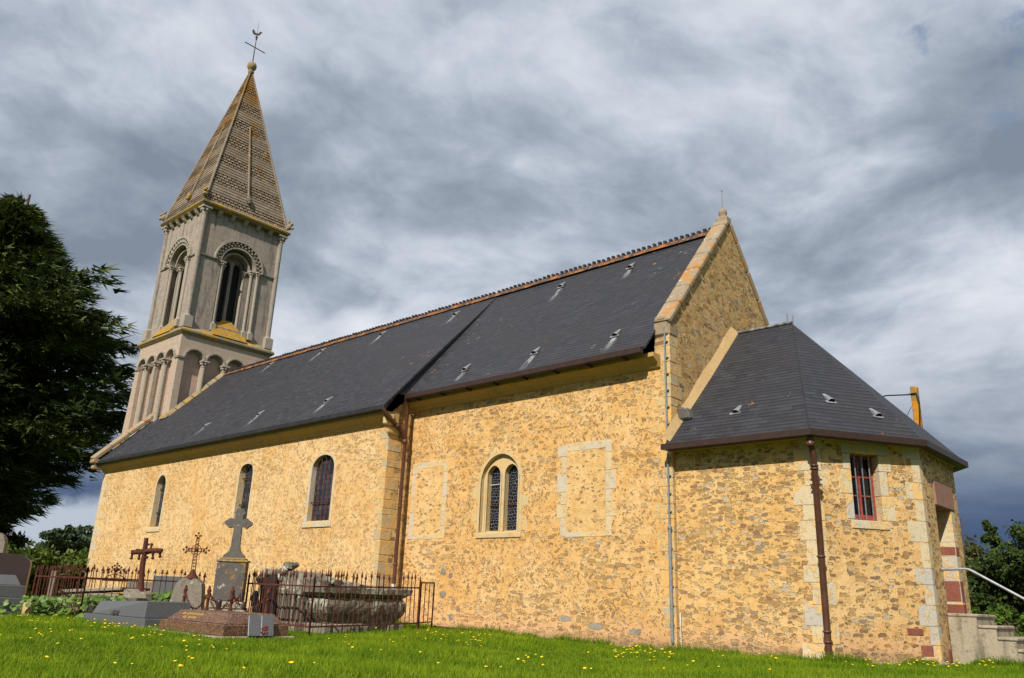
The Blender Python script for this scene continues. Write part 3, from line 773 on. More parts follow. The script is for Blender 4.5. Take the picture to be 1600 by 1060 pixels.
def roof_plane(name, x0, x1, ye, ze, yr, zr, thick, m, parent, north=True, sag=0.0):
    mb = MB()
    nx = 24; nv = 6
    rg = random.Random(int(abs(x0) * 7))
    vs = []; 
    for j in range(nv + 1):
        for i in range(nx + 1):
            fx = i / nx; fv = j / nv
            x = x0 + (x1 - x0) * fx
            w_ = math.sin(fx * math.pi) * math.sin(fv * math.pi) * -sag + (.012 * math.sin(x * 1.7 + fv * 4) * math.sin(fv * math.pi))
            vs.append((x, ye + (yr - ye) * fv, ze + (zr - ze) * fv + w_))
    fs = [(j * (nx + 1) + i, j * (nx + 1) + i + 1, (j + 1) * (nx + 1) + i + 1, (j + 1) * (nx + 1) + i) for j in range(nv) for i in range(nx)]
    mb.add(vs, fs, .5)
    t_ = thick
    und = [(x, y, z - t_) for x, y, z in vs]
    mb.add(und, [tuple(reversed(f)) for f in fs], .5)
    mb.add([(x0, ye, ze), (x1, ye, ze), (x1, ye, ze - t_), (x0, ye, ze - t_)], [(0, 3, 2, 1)], .5)
    mb.add([(x1, ye, ze), (x1, yr, zr), (x1, yr, zr - t_), (x1, ye, ze - t_)], [(0, 3, 2, 1)], .5)
    mb.add([(x0, ye, ze), (x0, yr, zr), (x0, yr, zr - t_), (x0, ye, ze - t_)], [(0, 1, 2, 3)], .5)
    if north:
        yn_ = 2 * yr - ye
        mb.add([(x0, yr, zr), (x1, yr, zr), (x1, yn_, ze), (x0, yn_, ze), (x0, yn_, ze - t_), (x1, yn_, ze - t_), (x1, yr, zr - t_), (x0, yr, zr - t_)], [(0, 1, 2, 3), (3, 2, 5, 4), (4, 5, 6, 7), (1, 6, 5, 2), (0, 3, 4, 7)], .5)
    return mb.build(name, m, parent, fixn=False)

def unit(v): return tuple(Vector(v).normalized())
EN = (-1.10, 5.16); EC = (-0.42, 5.55)
s_n = unit((0, YR - EN[0], ZR - EN[1])); s_c = unit((0, YR - EC[0], ZR - EC[1]))
M['slate_n'] = slate("nave_slates", SX, s_n, (0, EN[0], EN[1]), 0.35, spots=[(-17.48, .93), (-14.19, .93), (-10.58, .83), (-19.0, 5.21), (-15.52, 5.07), (-12.17, 5.03), (-8.64, 4.93)])
M['slate_c'] = slate("chancel_slates", SX, s_c, (0, EC[0], EC[1]), 0.5, spots=[(-5.69, .61), (-3.51, .68), (-1.29, .67), (-2.42, 4.12), (-4.62, 4.14)])
nave_roof = roof_plane("nave_roof", XN0 + .1, -7.33, EN[0], EN[1], YR, ZR, .06, M['slate_n'], church)
chan_roof = roof_plane("chancel_roof", -7.5, -0.28, EC[0], EC[1], YR, ZR - .015, .06, M['slate_c'], church, sag=.05)
# dark verge closing the step between the two roofs
mb = MB()
mb.prism([(-7.36, EN[0] + .02, EN[1] - .07), (-7.36, EN[0] + .02, EN[1] - .20), (-7.36, EC[0] - .25, EC[1] - .03), (-7.36, EC[0], EC[1] - .03), (-7.36, YR, ZR - .13), (-7.36, YR, ZR - .07)], (-.06, 0, 0))
mb.build("verge_board", M['verge'], church)
mb = MB()
for k in range(1):
    mb.box(XN0 + .12, -7.30, EN[0] - .055, EN[0] + .06, EN[1] - .135, EN[1] - .012, .5, .01)
mb.build("gutter", M['verge'], church)
mb = MB()
mb.box(-7.33, -0.36, EC[0] - .075, EC[0] + .05, EC[1] - .155, EC[1] - .012, .5, .015)
gut_c = mb.build("gutter", M['gutter'], church)
for k in range(8):
    mb = MB(); x = -7.0 + k * .88; mb.box(x, x + .06, EC[0] + .0, EC[0] + .14, EC[1] - .20, EC[1] - .157, .3); mb.build("bracket", M['gutter'], gut_c)
# roof hooks / zinc vents with pale streaks
def roof_vent(x, v, ye, ze, s, parent, fn=None, streak=0.5):
    if fn: ax, up, n, p = fn(x, v)
    else:
        n = Vector((0, -s[2], s[1])); up = Vector(s); ax = Vector((1, 0, 0)); p = Vector((x, ye, ze)) + up * v
    mb = MB()
    prof = [(-.062, .0), (-.058, .05), (-.03, .075), (.03, .075), (.058, .05), (.062, .0)]
    vs = [p + ax * a + n * b - up * .02 for a, b in prof] + [p + ax * a * .55 + n * b * .12 + up * .24 for a, b in prof]
    mb.add(vs, [(i, i + 1, 7 + i, 6 + i) for i in range(5)], .5)
    mb.add([p + ax * a * .86 + n * b * .86 - up * .012 for a, b in prof], [tuple(range(6))], .0)
    o = mb.build("roof_vent", M['zinc'], parent)
    mb = MB()
    mb.add([p + ax * a * .84 + n * b * .84 - up * .022 for a, b in prof], [tuple(range(6))], .0)
    mb.build("vent_mouth", M['black'], parent)
    mb = MB()
    mb.add([p - ax * .12 + n * .012 - up * .06, p + ax * .10 + n * .012 - up * .06, p + ax * .10 + n * .014 + up * .0, p - ax * .12 + n * .014 + up * .0], [(0, 1, 2, 3)], .8)
    mb.build("lead_apron", M['lead'], parent)
for x, v in [(-17.48, .93), (-14.19, .93), (-10.58, .83), (-19.0, 5.21), (-15.52, 5.07), (-12.17, 5.03), (-8.64, 4.93)]: roof_vent(x, v, EN[0], EN[1], s_n, nave_roof)
for x, v in [(-5.69, .61), (-3.51, .68), (-1.29, .67), (-2.42, 4.12), (-4.62, 4.14)]: roof_vent(x, v, EC[0], EC[1], s_c, chan_roof)

# ridge tiles with crest knobs
def ridge(x0, x1, z, parent, seed):
    mb = MB(); rg = random.Random(seed); x = x0
    while x < x1 - .05:
        L = min(.34, x1 - x); dz = rg.uniform(-.006, .006)
        prof = [(YR - .12, z - .09 + dz), (YR - .105, z - .055 + dz), (YR - .04, z + .03 + dz), (YR + .04, z + .03 + dz), (YR + .105, z - .055 + dz), (YR + .12, z - .09 + dz), (YR, z - .02)]
        mb.prism([(x, p[0], p[1]) for p in prof], (L - .008, 0, 0)); x += L
    rt = mb.build("ridge_tiles", M['ridge'], parent)
    # the crest: one strip cut into a row of knobs
    zb = z + .02; top = [(x0 + .01, zb + .03)]; x = x0 + .05; k = 0
    while x < x1 - .10:
        h = rg.uniform(.095, .125)
        top += [(x, zb + .03), (x + .008, zb + h * .55), (x - .012, zb + h * .62), (x - .010, zb + h * .92), (x + .012, zb + h), (x + .050, zb + h), (x + .070, zb + h * .92), (x + .072, zb + h * .62), (x + .052, zb + h * .55), (x + .060, zb + .03)]
        x += .150 if k % 2 else .162; k += 1
    top.append((x1 - .01, zb + .03))
    outline = [(x1 - .01, zb - .02), (x0 + .01, zb - .02)] + top
    tr = tessellate_polygon([[Vector((a_, b_, 0)) for a_, b_ in outline]]); n = len(outline)
    vs = [(a_, YR - .035, b_) for a_, b_ in outline] + [(a_, YR + .035, b_) for a_, b_ in outline]
    mb = MB(); mb.add(vs, [tuple(t) for t in tr] + [tuple(i + n for i in reversed(t)) for t in tr] + [(i, (i + 1) % n, n + (i + 1) % n, n + i) for i in range(n)], .5)
    mb.build("ridge_crest", M['crest'], parent)
ridge(-22.9, -7.4, ZR + .02, nave_roof, 1)
ridge(-7.4, -0.30, ZR + .02, chan_roof, 2)

# --- nave west gable coping ------------------------------------------
mb = MB()
sn = Vector(s_n); nn = Vector((0, -s_n[2], s_n[1]))
base = Vector((XN0 - .05, EN[0] - .12, EN[1] - .04))
L = (2.0 - EN[0]) / s_n[1]
k = 0.0
while k < L:
    l = min(.8, L - k)
    a = base + sn * k; b = base + sn * (k + l - .012)
    mb.hexa([a, a + Vector((.32, 0, 0)), b + Vector((.32, 0, 0)), b, a + nn * .19, a + nn * .15 + Vector((.32, 0, 0)), b + nn * .15 + Vector((.32, 0, 0)), b + nn * .19], None, .03)
    k += .8
mb.box(XN0 - .06, XN0 + .28, EN[0] - .22, EN[0] + .1, EN[1] - .12, EN[1] + .02, .6, .02)
mb.box(XN0 - .04, XN0 + .2, EN[0] - .16, EN[0] + .2, EN[1] - .34, EN[1] - .2, .8, .03)
mb.build("gable_coping", M['coping'], church)

# ================= chancel ==========================================
TW = (-5.02, -3.83, 2.10, 3.52)           # twin window rough opening (outer arch)
tw_loop = pointed_loop(-4.99, -3.80, 2.12, 3.22, 0.53, 8)
mb = MB()
mb.face_holes([(XN1 - .02, -0.6), (0.0, -0.6), (0.0, 5.5), (XN1 - .02, 5.5)], [tw_loop], fnS(YC), 0.02)
mb.build("chancel_wall", M['chancel'], church)
mb = MB(); mb.add([(XN1 + .02, YB, -.6), (0, YB, -.6), (0, YB, 5.5), (XN1 + .02, YB, 5.5)], [(0, 1, 2, 3)]); mb.build("north_wall", M['chancel'], church)
cornice("cornice", XN1 + .01, -0.20, YC, 5.17, 5.44, .26, M['cornice'], church)
# east gable
mb = MB()
mb.add([(0, YC, -.6), (0, YB, -.6), (0, YB, 6.02), (0, YR, 9.30), (0, YC, 6.02)], [(0, 1, 2, 3, 4)])
mb.add([(-.34, YC, 5.4), (0, YC, 5.4), (0, YC, 6.05), (-.34, YC, 6.05)], [(0, 1, 2, 3)])
mb.add([(-.34, YC, 5.4), (-.34, YC, 6.05), (-.34, .4, 6.5), (-.34, .4, 5.4)], [(0, 1, 2, 3)])
mb.build("gable_wall", M['gable'], church)
# corner stones of the chancel + kneeler
mb = MB(); z = 0.0; rg = random.Random(15); k = 0
while z < 5.98:
    h = min(rg.uniform(.15, .36), 6.0 - z); L = (.40 if k % 2 else .18) * rg.uniform(.6, 1.2)
    if z > 5.1: L = min(L, .32)
    D = .09 if z < 3.6 else (.26 if k % 2 else .4) * rg.uniform(.8, 1.1)
    mb.box(-L, .004 + rg.uniform(0, .006), YC - .003 - rg.uniform(0, .005), YC + D, z + .002, z + h - .002, None, .012); z += h; k += 1
mb.build("corner_stones", M['quoin'], church)
sg = Vector((0, YR - 0.0, 9.32 - 6.05)).normalized(); ng = Vector((0, -sg.z, sg.y))
mb = MB()
base = Vector((-.30, YC + .0, 6.06)); L = (YR - YC - .02) / sg.y
k = 0.0; rg = random.Random(4)
while k < L:
    l = min(rg.uniform(.62, .85), L - k)
    a = base + sg * k; b = base + sg * (k + l - .012)
    mb.hexa([a, a + Vector((.36, 0, 0)), b + Vector((.36, 0, 0)), b, a + ng * .14, a + ng * .12 + Vector((.36, 0, 0)), b + ng * .12 + Vector((.36, 0, 0)), b + ng * .14], None, .03)
    k += l
sg2 = Vector((0, -sg.y, sg.z)); ng2 = Vector((0, sg.z, sg.y)); base2 = Vector((-.30, YB + .0, 6.06)); k = 0
while k < L:
    l = min(.75, L - k)
    a = base2 + sg2 * k; b = base2 + sg2 * (k + l - .012)
    mb.hexa([a, a + Vector((.34, 0, 0)), b + Vector((.34, 0, 0)), b, a + ng2 * .12, a + ng2 * .12 + Vector((.34, 0, 0)), b + ng2 * .12 + Vector((.34, 0, 0)), b + ng2 * .12], None, .02)
    k += l
cop = mb.build("gable_coping", M['coping'], church)
mb = MB()
mb.box(-.36, .02, YC - .05, YC + .32, 5.80, 6.16, .4, .06); mb.box(-.30, -.02, YC - .09, YC + .2, 6.12, 6.24, .8, .04)
mb.build("kneeler_stone", M['coping'], church)
mb = MB(); top = Vector((-.12, YR, 9.44))
mb.box(-.26, .03, YR - .13, YR + .13, 9.28, 9.50, .5, .03)
mb.lathe(top + Vector((0, 0, .05)), [(.10, 0), (.075, .05), (.10, .1), (.105, .17), (.05, .24), (.0, .26)], 8)
mb.build("finial", M['coping'], church)
mb = MB(); mb.tube([top + Vector((0, 0, .1)), top + Vector((0, 0, .78))], .010, 6); mb.ball(top + Vector((0, 0, .78)), .022, 8)
mb.build("lightning_rod", M['barsteel'], church)

# twin lancet window
f = fnS(YC)
def band(mb, loop, off0, off1, w0, w1, fn, skip_bottom=True, per=True, vmin=None):
    """solid band following an outline, offset outwards from its centre line"""
    n = len(loop)
    def offs(d):
        out = []
        for i in range(n):
            p, q, r = Vector(loop[i - 1]), Vector(loop[i]), Vector(loop[(i + 1) % n])
            a = (q - p); b = (r - q)
            na = Vector((a.y, -a.x)).normalized() if a.length > 1e-6 else Vector((0, 0))
            nb = Vector((b.y, -b.x)).normalized() if b.length > 1e-6 else na
            m_ = (na + nb); m_ = m_.normalized() if m_.length > 1e-6 else na
            kk = 1 / max(.5, m_.dot(na))
            o_ = q + m_ * d * kk
            if vmin is not None: o_.y = max(o_.y, vmin)
            out.append((o_.x, o_.y))
        return out
    A, B = offs(off0), offs(off1)
    for i in range(1 if skip_bottom else 0, n):
        j = (i + 1) % n
        mb.hexa([fn(*A[i], w0), fn(*B[i], w0), fn(*B[j], w0), fn(*A[j], w0), fn(*A[i], w1), fn(*B[i], w1), fn(*B[j], w1), fn(*A[j], w1)], None if per else .5)
mb = MB()
band(mb, tw_loop, 0.0, .075, -.006, .16, f, vmin=2.12)
twin = mb.build("window", M['surround'], church, "twin lancet window under one pointed stone arch")
# tracery plate with two lancets
l1 = pointed_loop(-4.86, -4.46, 2.16, 3.38, 0.58, 8); l2 = pointed_loop(-4.33, -3.93, 2.16, 3.38, 0.58, 8)
plate = pointed_loop(-4.99, -3.80, 2.10, 3.22, 0.53, 8)
mb = MB(); mb.face_holes(plate, [l1, l2], lambda a, b, c: f(a, b, .10 + c), .12)
mb.tube([f(-4.395, 2.14, .10), f(-4.395, 3.36, .10)], .03, 8)
mb.tube([f(-4.93, 2.14, .085), f(-4.93, 3.25, .085)], .03, 8); mb.tube([f(-3.86, 2.14, .085), f(-3.86, 3.25, .085)], .03, 8)
for l in (l1, l2):
    band(mb, l, -.0, .035, .075, .11, f)
mb.build("tracery", M['surround'], twin)
for l in (l1, l2):
    mb = MB(); mb.face_holes(l, [], lambda a, b, c: f(a, b, .215)); mb.build("leaded_light", M['glass_twin'], twin)
mb = MB()
for uc in (-4.66, -4.13): mb.tube([f(uc - .2, 2.72, .20), f(uc + .2, 2.72, .20)], .013, 5)
mb.build("saddle_bar", M['rust'], twin)
mb = MB(); mb.tube([f(-4.87, 3.19, .195), f(-4.49, 3.20, .195)], .011, 5); mb.build("saddle_bar", M['white'], twin)
mb = MB(); mb.hexa([f(-5.06, 2.0, -.03), f(-3.72, 2.0, -.03), f(-3.72, 2.0, .1), f(-5.06, 2.0, .1), f(-5.06, 2.11, -.03), f(-3.72, 2.11, -.03), f(-3.72, 2.17, .21), f(-5.06, 2.17, .21)], .3, .01)
mb.build("sill", M['surround'], twin)
mb = MB(); z = 2.14; rg = random.Random(8); k = 0
while z < 3.1:
    h = rg.uniform(.2, .3)
    for e, s_ in ((-5.075, -1), (-3.715, 1)):
        L_ = (.16 if (k + (s_ > 0)) % 2 else .05)
        if L_ > .1: mb.hexa([f(e, z, -.006), f(e + s_ * L_, z, -.006), f(e + s_ * L_, z, .1), f(e, z, .1), f(e, z + h - .01, -.006), f(e + s_ * L_, z + h - .01, -.006), f(e + s_ * L_, z + h - .01, .1), f(e, z + h - .01, .1)], None, .006)
    z += h; k += 1
mb.build("jamb_stones", M['surround'], twin)

# two walled-up windows, framed in flush pale stone
for (u0, u1, v0, v1, fw, stag) in ((-7.36, -6.10, 2.02, 3.84, .15, 0.0), (-2.66, -1.38, 1.98, 3.86, .15, .10)):
    mb = MB(); rg = random.Random(int(u0 * 10))
    z = v0; k = 0
    while z < v1 - .01:
        h = min(rg.uniform(.24, .42), v1 - z)
        for s_, e in ((1, u0), (-1, u1)):
            ext = stag if (k % 2 and rg.random() < .8) else 0.0
            a, b = (e - ext, e + fw) if s_ > 0 else (e - fw, e + ext)
            mb.hexa([f(a, z + .003, -.008), f(b, z + .003, -.008), f(b, z + .003, .1), f(a, z + .003, .1), f(a, z + h - .003, -.008), f(b, z + h - .003, -.008), f(b, z + h - .003, .1), f(a, z + h - .003, .1)], None, .006)
        z += h; k += 1
    for (za, zb) in ((v0 - .005, v0 + .09), (v1 - .14, v1 + .02)):
        n = 3
        for q in range(n):
            a = u0 + fw + (u1 - u0 - 2 * fw) * q / n; b = u0 + fw + (u1 - u0 - 2 * fw) * (q + 1) / n
            mb.hexa([f(a, za, -.007), f(b, za, -.007), f(b, za, .1), f(a, za, .1), f(a, zb, -.007), f(b, zb, -.007), f(b, zb, .1), f(a, zb, .1)], None, .005)
    bw = mb.build("blocked_window", M['pale'], church, "walled-up window framed in flush pale stone")
    mb = MB(); mb.face_holes([(u0 + fw, v0 + .09), (u1 - fw, v0 + .09), (u1 - fw, v1 - .14), (u0 + fw, v1 - .14)], [], lambda a, b, c: f(a, b, -.004))
    mb.build("infill", M['fill'], bw)
# a few larger grey stones in the chancel wall
for (px_, pz_, a_, b_) in ((-6.05, 1.28, .11, .09), (-5.80, 1.20, .07, .07), (-6.02, .78, .12, .10), (-5.72, .31, .08, .09), (-2.5, .42, .2, .07), (-1.75, .30, .2, .07), (-.85, .25, .15, .06)):
    rr = random.Random(int(px_ * 100)); n = 9
    mb = MB(); mb.prism([f(px_ + a_ * math.cos(2 * math.pi * k / n) * rr.uniform(.7, 1.1), pz_ + b_ * math.sin(2 * math.pi * k / n) * rr.uniform(.7, 1.1), -.006) for k in range(n)], (0, .06, 0))
    mb.build("wall_stone", M['oldstone'], church)

# --- nave/chancel downpipe and hopper, conduit, rod -------------------
mb = MB()
PX, PY = -7.40, -.30
mb.tube([(PX + .04, PY - .12, 5.42), (PX + .03, PY - .06, 5.30), (PX, PY, 5.12), (PX, PY, .95)], .045, 10)
for z in (4.3, 2.75, 1.4):
    mb.lathe((PX, PY, z), [(.046, 0), (.058, .005), (.058, .04), (.046, .045)], 10)
dp = mb.build("downpipe", M['pipe'], church, "brown downpipe in the corner of nave and chancel")
mb = MB(); mb.tube([(PX, PY, .98), (PX, PY, .05)], .055, 10); mb.build("pipe_shoe", M['white'], dp)
mb = MB(); mb.tube([(-7.34, -1.13, 5.05), (-7.33, -1.05, 4.93), (-7.36, -.78, 4.80), (-7.36, -.48, 4.62), (PX, PY - .02, 4.42)], [.05, .055, .05, .055, .055], 8)
mb.lathe((-7.36, -.62, 4.71), [(.05, -.03), (.07, -.02), (.07, .03), (.05, .04)], 8, (0.05, .7, -.45))
mb.lathe((PX, PY, 4.30), [(.05, 0), (.07, .03), (.075, .10), (.05, .13)], 10)
mb.build("gutter_outlet", M['pipe'], dp)
mb = MB(); mb.tube([(-.075, -.05, 6.0), (-.07, -.045, 4.4), (-.06, -.045, 2.1)], .016, 6); mb.tube([(-.06, -.045, 2.1), (-.05, -.05, .12)], .030, 8)
for z in np.arange(.4, 6.0, .33): mb.box(-.10, -.02, -.05, .0, z, z + .02, .2)
mb.lathe((-.058, -.045, 2.06), [(.03, 0), (.042, .01), (.042, .06), (.03, .07)], 8)
mb.build("conduit", M['greypipe'], church)
mb = MB(); mb.tube([(.06, .06, .40), (.065, .055, .05)], .010, 6); mb.tube([(.055, .06, .62), (.06, .06, .40)], .016, 6)
mb.build("earth_rod", M['white'], church)

# ================= apse ==============================================
A0 = Vector((2.60, YA, 0)); A1 = Vector((3.80, 1.80, 0)); A2 = Vector((3.80, 3.98, 0)); A3 = Vector((2.60, YB - YA, 0))
ZA = 3.50
mb = MB(); mb.add([(0, YA, -.6), (A0.x, YA, -.6), (A0.x, YA, ZA), (0, YA, ZA)], [(0, 1, 2, 3)])
mb.build("apse_wall", M['apse_s'], church, "south wall of the apse")
mb = MB(); mb.add([(0, YB - YA, -.6), (A3.x, A3.y, -.6), (A3.x, A3.y, ZA), (0, YB - YA, ZA)], [(0, 1, 2, 3)]); mb.build("north_wall", M['apse_s'], church)
fd = (A1 - A0).normalized(); fn_ = Vector((fd.y, -fd.x, 0)); LF = (A1 - A0).length
def fF(u, v, w_): return A0 + fd * u - fn_ * w_ + Vector((0, 0, v))
wu0, wu1, wv0, wv1 = .74, 1.28, 2.21, 3.32
mb = MB()
mb.face_holes([(0, -.6), (LF, -.6), (LF, ZA), (0, ZA)], [[(wu0 - .02, wv0 - .02), (wu1 + .02, wv0 - .02), (wu1 + .02, wv1 + .02), (wu0 - .02, wv1 + .02)]], fF, .02)
mb.build("apse_wall", M['apse_se'], church, "angled wall of the apse with the small barred window")
mb = MB(); mb.add([A2, A3, A3 + Vector((0, 0, ZA)), A2 + Vector((0, 0, ZA))], [(0, 1, 2, 3)]); mb.build("north_wall", M['apse_se'], church)
fE_ = fnE(A1.x)
dy0, dy1, dz0, dz1 = 2.50, 3.42, .76, 2.60
mb = MB()
mb.face_holes([(A1.y, -.6), (A2.y, -.6), (A2.y, ZA), (A1.y, ZA)], [[(dy0, dz0 - .3), (dy1, dz0 - .3), (dy1, dz1), (dy0, dz1)]], fE_, .40)
mb.build("apse_wall", M['apse_e'], church, "end wall of the apse around the doorway")
# apse corner stones
rg = random.Random(21)
mb = MB(); z = 0.0; k = 0
while z < 3.5:
    h = min(rg.uniform(.22, .42), 3.5 - z)
    La, Lb = ((.36, .16) if k % 2 == 0 else (.18, .26)); La *= rg.uniform(.7, 1.15); Lb *= rg.uniform(.6, 1.1)
    q = .004 + rg.uniform(0, .005)
    for (za, zb) in ((z + .004, z + h - .004),):
        P0 = A0 + Vector((0, -q, 0)) + fn_ * 0
        c0 = Vector((A0.x - La, YA - q, 0)); c1 = Vector((A0.x + q * .5, YA - q, 0)); c2 = A0 + fd * Lb + fn_ * q; c3 = A0 + fd * Lb - fn_ * .1; c4 = Vector((A0.x - La, YA + .1, 0))
        mb.prism([p + Vector((0, 0, za)) for p in (c0, c1, c2, c3, c4)], (0, 0, zb - za))
    z += h; k += 1
mb.build("corner_stones", M['apse_quoin'], church)
mb = MB(); z = 0.0; k = 0
while z < 3.5:
    h = min(rg.uniform(.26, .42), 3.5 - z)
    La, Lb = ((.34, .10) if k % 2 == 0 else (.16, .16)); La *= rg.uniform(.9, 1.1)
    q = .004 + rg.uniform(0, .005)
    c0 = A1 - fd * La + fn_ * q; c1 = A1 + Vector((q, -q * .4, 0)); c2 = Vector((A1.x + q, A1.y + Lb, 0)); c3 = Vector((A1.x - .1, A1.y + Lb, 0)); c4 = A1 - fd * La - fn_ * .1
    mb.prism([p + Vector((0, 0, z + .004)) for p in (c0, c1, c2, c3, c4)], (0, 0, h - .008))
    z += h; k += 1
mb.build("corner_stones", M['apse_quoin'], church)
# small barred window
mb = MB(); rg = random.Random(2)
ws = .16
segs = []
z = wv0; k = 0
while z < wv1 - .01:
    h = min(rg.uniform(.26, .42), wv1 - z)
    for s_ in (-1, 1):
        L_ = ws * (1.5 if (k + (s_ > 0)) % 2 else .9)
        e = wu0 if s_ < 0 else wu1
        a, b = sorted((e, e + s_ * L_))
        mb.hexa([fF(a, z + .003, -.009), fF(b, z + .003, -.009), fF(b, z + .003, .34), fF(a, z + .003, .34), fF(a, z + h - .003, -.009), fF(b, z + h - .003, -.009), fF(b, z + h - .003, .34), fF(a, z + h - .003, .34)], None, .006)
    z += h; k += 1
mb.hexa([fF(wu0 - .16, wv1, -.012), fF(wu1 + .22, wv1, -.012), fF(wu1 + .22, wv1, .34), fF(wu0 - .16, wv1, .34), fF(wu0 - .16, wv1 + .17, -.012), fF(wu1 + .22, wv1 + .17, -.012), fF(wu1 + .22, wv1 + .17, .34), fF(wu0 - .16, wv1 + .17, .34)], .2, .008)
apw = mb.build("window", M['apse_quoin'], church, "small square window with red frame and grey bars")
mb = MB(); mb.hexa([fF(wu0 - .08, wv0 - .15, -.02), fF(wu1 + .10, wv0 - .15, -.02), fF(wu1 + .10, wv0 - .15, .2), fF(wu0 - .08, wv0 - .15, .2), fF(wu0 - .08, wv0 - .01, -.02), fF(wu1 + .10, wv0 - .01, -.02), fF(wu1 + .10, wv0 + .01, .33), fF(wu0 - .08, wv0 + .01, .33)], .4, .01)
mb.build("sill", M['apse_quoin'], apw)
def fbox(mb, u0, u1, v0, v1, w0, w1, tone=None, bev=0):
    mb.hexa([fF(u0, v0, w0), fF(u1, v0, w0), fF(u1, v0, w1), fF(u0, v0, w1), fF(u0, v1, w0), fF(u1, v1, w0), fF(u1, v1, w1), fF(u0, v1, w1)], tone, bev)
mb = MB(); fw = .055
fbox(mb, wu0, wu0 + fw, wv0, wv1, .17, .23); fbox(mb, wu1 - fw, wu1, wv0, wv1, .17, .23)
fbox(mb, wu0 + fw, wu1 - fw, wv1 - fw, wv1, .17, .23); fbox(mb, wu0 + fw, wu1 - fw, wv0, wv0 + .10, .17, .23)
fbox(mb, (wu0 + wu1) / 2 - .02, (wu0 + wu1) / 2 + .02, wv0 + .1, wv1 - fw, .18, .22)
for q in (1, 2):
    zz = wv0 + .1 + (wv1 - wv0 - .15) * q / 3
    fbox(mb, wu0 + fw, (wu0 + wu1) / 2 - .02, zz - .012, zz + .012, .185, .215); fbox(mb, (wu0 + wu1) / 2 + .02, wu1 - fw, zz - .012, zz + .012, .185, .215)
mb.build("frame", M['redwood'], apw)
mb = MB(); mb.add([fF(wu0, wv0, .205), fF(wu1, wv0, .205), fF(wu1, wv1, .205), fF(wu0, wv1, .205)], [(0, 1, 2, 3)]); mb.build("glass", M['glass_dark'], apw)
for q in (.25, .5, .75):
    mb = MB(); u_ = wu0 + (wu1 - wu0) * q; mb.tube([fF(u_, wv0, .07), fF(u_, wv1, .07)], .013, 8); mb.build("window_bar", M['barsteel'], apw)
# doorway: pink lintel, red jamb stones, recessed red door
mb = MB(); mb.box(A1.x - .36, A1.x + .03, dy0 - .02, dy1 + .22, dz1 - .005, dz1 + .46, .4, .02)
door = mb.build("doorway", M['lintel'], church, "narrow doorway under a pink stone lintel")
mb = MB(); z = dz0; rg = random.Random(31); pal = []
while z < dz1 - .01:
    h = min(rg.uniform(.22, .40), dz1 - .006 - z)
    mb.box(A1.x - .40, A1.x + .012, dy1 - .008, dy1 + rg.uniform(.14, .26), z + .001, z + h - .001, None, .006)
    z += h
jm = mb.build("jamb_stones", M['apse_quoin'], door)
for (za_, zb_, o_) in ((.02, .20, .022), (.22, .60, .018), (1.02, 1.20, .02)):
    mb = MB(); mb.box(A1.x - .40, A1.x + o_, dy1 - .013, dy1 + .20, dz0 + za_, dz0 + zb_, None, .02); mb.build("red_jamb_stone", M['red_stone'], door)
mb = MB(); mb.box(A1.x - .44, A1.x - .36, dy0, dy1, dz0, dz1, .5); mb.build("door_leaf", M['redwood'], door)
mb = MB(); mb.box(A1.x - .355, A1.x - .30, dy0, dy0 + .07, dz0, dz1, .5)
mb.build("door_frame", M['redwood'], door)
mb = MB(); mb.box(A1.x - .30, A1.x + .018, dy0 - .13, dy0 + .006, .42, .78, .3, .02); mb.box(A1.x - .2, A1.x + .018, dy0 - .30, dy0 - .16, .0, .22, .3, .02)
mb.add([], []); mb.build("red_stone_block", M['red_stone'], church)
mb = MB()
fbox(mb, 1.50, 1.80, .42, .53, -.012, .05, .3, .01); fbox(mb, 1.72, 1.95, .10, .28, -.012, .05, .6, .01)
mb.build("red_stone_block", M['red_stone'], church)

# apse roof: eaves gutter ring and hipped slate planes
zE = 3.60
def eo(p, d): return p
E0 = Vector((.02, -.27, zE)); E1 = Vector((2.76, -.27, zE)); E2 = Vector((3.97, 1.62, zE)); E3 = Vector((3.98, 4.16, zE)); E4 = Vector((2.76, YB + .27, zE)); E5 = Vector((.02, YB + .27, zE))
RW = Vector((.02, YR, 6.56)); RE = Vector((1.36, YR, 6.56))
def slope_mat(name, a, b, apex, lich=.5):
    d = (b - a).normalized(); n = d.cross(apex - a).normalized(); s_ = n.cross(d).normalized()
    if s_.z < 0: s_ = -s_
    return slate(name, tuple(d), tuple(s_), tuple(a), lich, base=0.95), d, s_
Ms, d_s, s_s = slope_mat("apse_slates", E0, E1, RE, .6)
Mf, d_f, s_f = slope_mat("apse_hip_slates", E1, E2, RE, .4)
Me_, _, _ = slope_mat("apse_end_slates", E2, E3, RE, .4)
def tri(name, pts, m, parent, th=.05):
    mb = MB(); mb.prism(pts, (0, 0, -th)); return mb.build(name, m, parent)
ar = tri("apse_roof", [E0, E1, RE, RW], Ms, church)
tri("hip_slope", [E1, E2, RE], Mf, ar); tri("end_slope", [E2, E3, RE], Me_, ar); tri("hip_slope", [E3, E4, RE], Mf, ar); tri("north_slope", [E4, E5, RW, RE], Ms, ar)
mb = MB()
mb.tube([E1 + Vector((0, 0, .004)), RE + Vector((0, 0, .004))], .008, 5)
mb.build("hip_seam", M['verge'], ar); mb = MB()
mb.tube([RW + Vector((0, 0, .03)), RE + Vector((0, 0, .03))], .035, 8)
mb.build("hip_flashing", M['lead'], ar)
mb = MB(); mb.tube([RE + Vector((-.1, 0, 0)), RE + Vector((-.1, 0, .25))], .012, 5); mb.tube([RE + Vector((0.02, 0, 0)), RE + Vector((0.02, 0, .18))], .012, 5); mb.build("ridge_spike", M['barsteel'], ar)
mb = MB()
ring_pts = [E0, E1, E2, E3, E4, E5]
